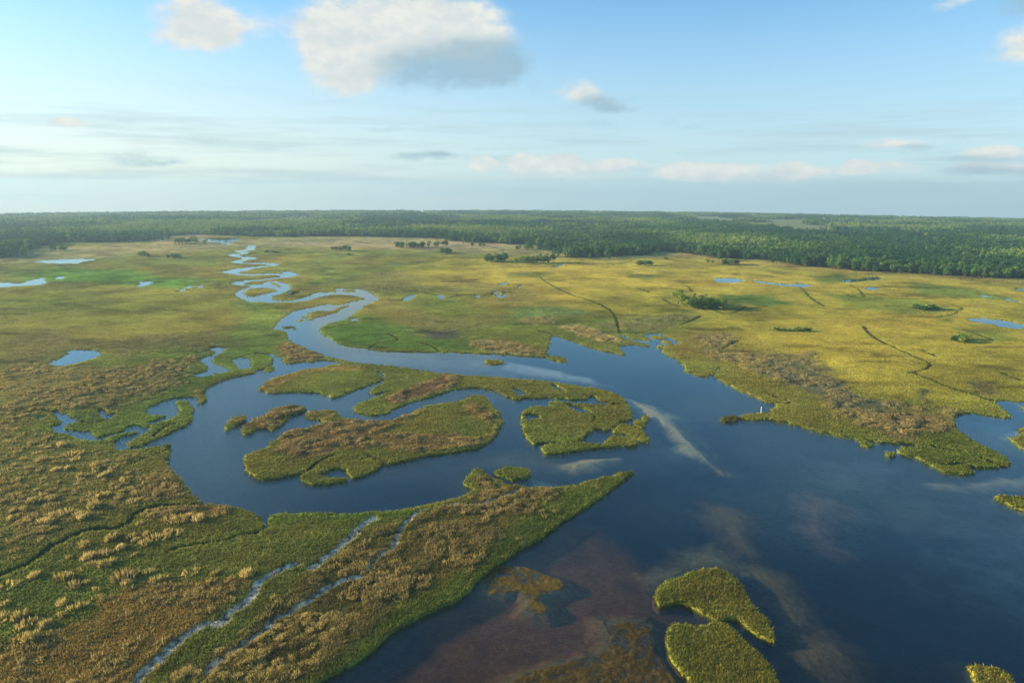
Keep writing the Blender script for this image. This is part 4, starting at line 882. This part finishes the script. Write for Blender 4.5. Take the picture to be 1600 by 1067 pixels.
while len(extra) < 1500:
    r_ = math.exp(rgt.uniform(math.log(85), math.log(420))); a_ = rgt.uniform(-.72, .15); p = np.array([r_*math.sin(a_), r_*math.cos(a_)])
    i_, j_ = gidx(p[0], p[1])
    if L[i_, j_] < 3 or creek[i_, j_] < 1.5 or ms[i_, j_] > .02 or isle_id[i_, j_]: continue
    dens = RUSH[i_, j_]*sstep(fbm(p[0:1], p[1:2], 14, 3)[0], .35, .65)
    if rgt.random() > dens*.9: continue
    extra.append(p)
extra.sort(key=lambda p: math.hypot(*p))
lab_hand = 'pale tan tussock of tall dry grass on the green lower left marsh'
for k, p in enumerate(tp_+extra[:210]):
    o = tus[k % 12].copy(); S.collection.objects.link(o)
    big = k < nt0; s = rgt.uniform(.75, 1.7) if big else rgt.uniform(.45, .95)
    o.location = (p[0], p[1], float(zat(p[0], p[1]))+.1); o.rotation_euler = (0, 0, rgt.uniform(0, 6.28)); o.scale = (s*1.1, s, s*(1.0 if big else .75))
    tag(o, lab_hand if p[0] < -30 and big else 'small tan tuft of dry grass among the brown growth of the near marsh', 'grass tussock', 'large tan tussocks on the lower left' if p[0] < -30 and big else 'small tufts of the near marsh')
ex = np.array(extra[210:])
v, f, c = blades(ex[:, 0], ex[:, 1], zat(ex[:, 0], ex[:, 1]), rgt.uniform(.7, 1.2, len(ex)), np.full(len(ex), .35), np.tile(A(176, 154, 92), (len(ex), 1))*rgt.uniform(.7, 1.15, (len(ex), 1)), 34, .3, rgt.uniform(.6, 1.5, len(ex)), .3)
tag(make_mesh('dry_grass', v, f, M_blade, c), 'scattered small clumps of tan dry grass', 'grass', kind='stuff')
# ------------------------------------------------------------------ white channel marker on the right spit
pm = G("e:622,712")[0]; zb = float(zat(pm[0], pm[1]))
def plain(name, col, rough=.6):
    m, g = mat(name); nz = g.noise(g.n('ShaderNodeTexCoord').outputs['Object'], 6, 3)
    p = g.n('ShaderNodeBsdfPrincipled', {'Base Color': g.mix(nz, (*(np.array(col)*.85), 1), (*col, 1)), 'Roughness': rough}); g.l(p.outputs[0], g.n('ShaderNodeOutputMaterial').inputs[0]); return m
M_white = plain('weathered_white_paint', (.85, .86, .86)); M_wood = plain('grey_wood', tuple(A(120, 108, 92)))
mk = bpy.data.objects.new('marker_post', None); S.collection.objects.link(mk); mk.location = (pm[0], pm[1], zb)
tag(mk, 'thin white marker post standing at the shore of the narrow right spit', 'marker post')
V, Fq = tube([(0, 0, -1.2), (0, 0, .9), (0, 0, 2.3)], [.16, .15, .14], 8); make_mesh('post', np.array(V), np.array(Fq), M_white, smooth=True, parent=mk)
V, Fq = tube([(0, 0, 2.3), (0, 0, 2.34), (0, 0, 2.5), (0, 0, 2.52)], [.14, .3, .26, .02], 10); make_mesh('cap', np.array(V), np.array(Fq), M_white, parent=mk)
# ------------------------------------------------------------------ air
import bmesh
bm = bmesh.new(); bmesh.ops.create_cube(bm, size=1.0)
me = bpy.data.meshes.new('haze'); bm.to_mesh(me); bm.free()
hz_o = bpy.data.objects.new('haze', me); S.collection.objects.link(hz_o)
lowest = -(6500**2)/(2*RP)-3.0
hz_o.scale = (13600, 13600, 130-lowest); hz_o.location = (0, 0, (130+lowest)/2)
m, g = mat('air')
pv = g.n('ShaderNodeVolumePrincipled', {'Color': (.50, .72, .86, 1), 'Density': 1.3e-4, 'Anisotropy': .2})
g.l(pv.outputs[0], g.n('ShaderNodeOutputMaterial').inputs['Volume']); me.materials.append(m)
tag(hz_o, 'thin bluish air over the whole marsh', 'haze', kind='stuff')
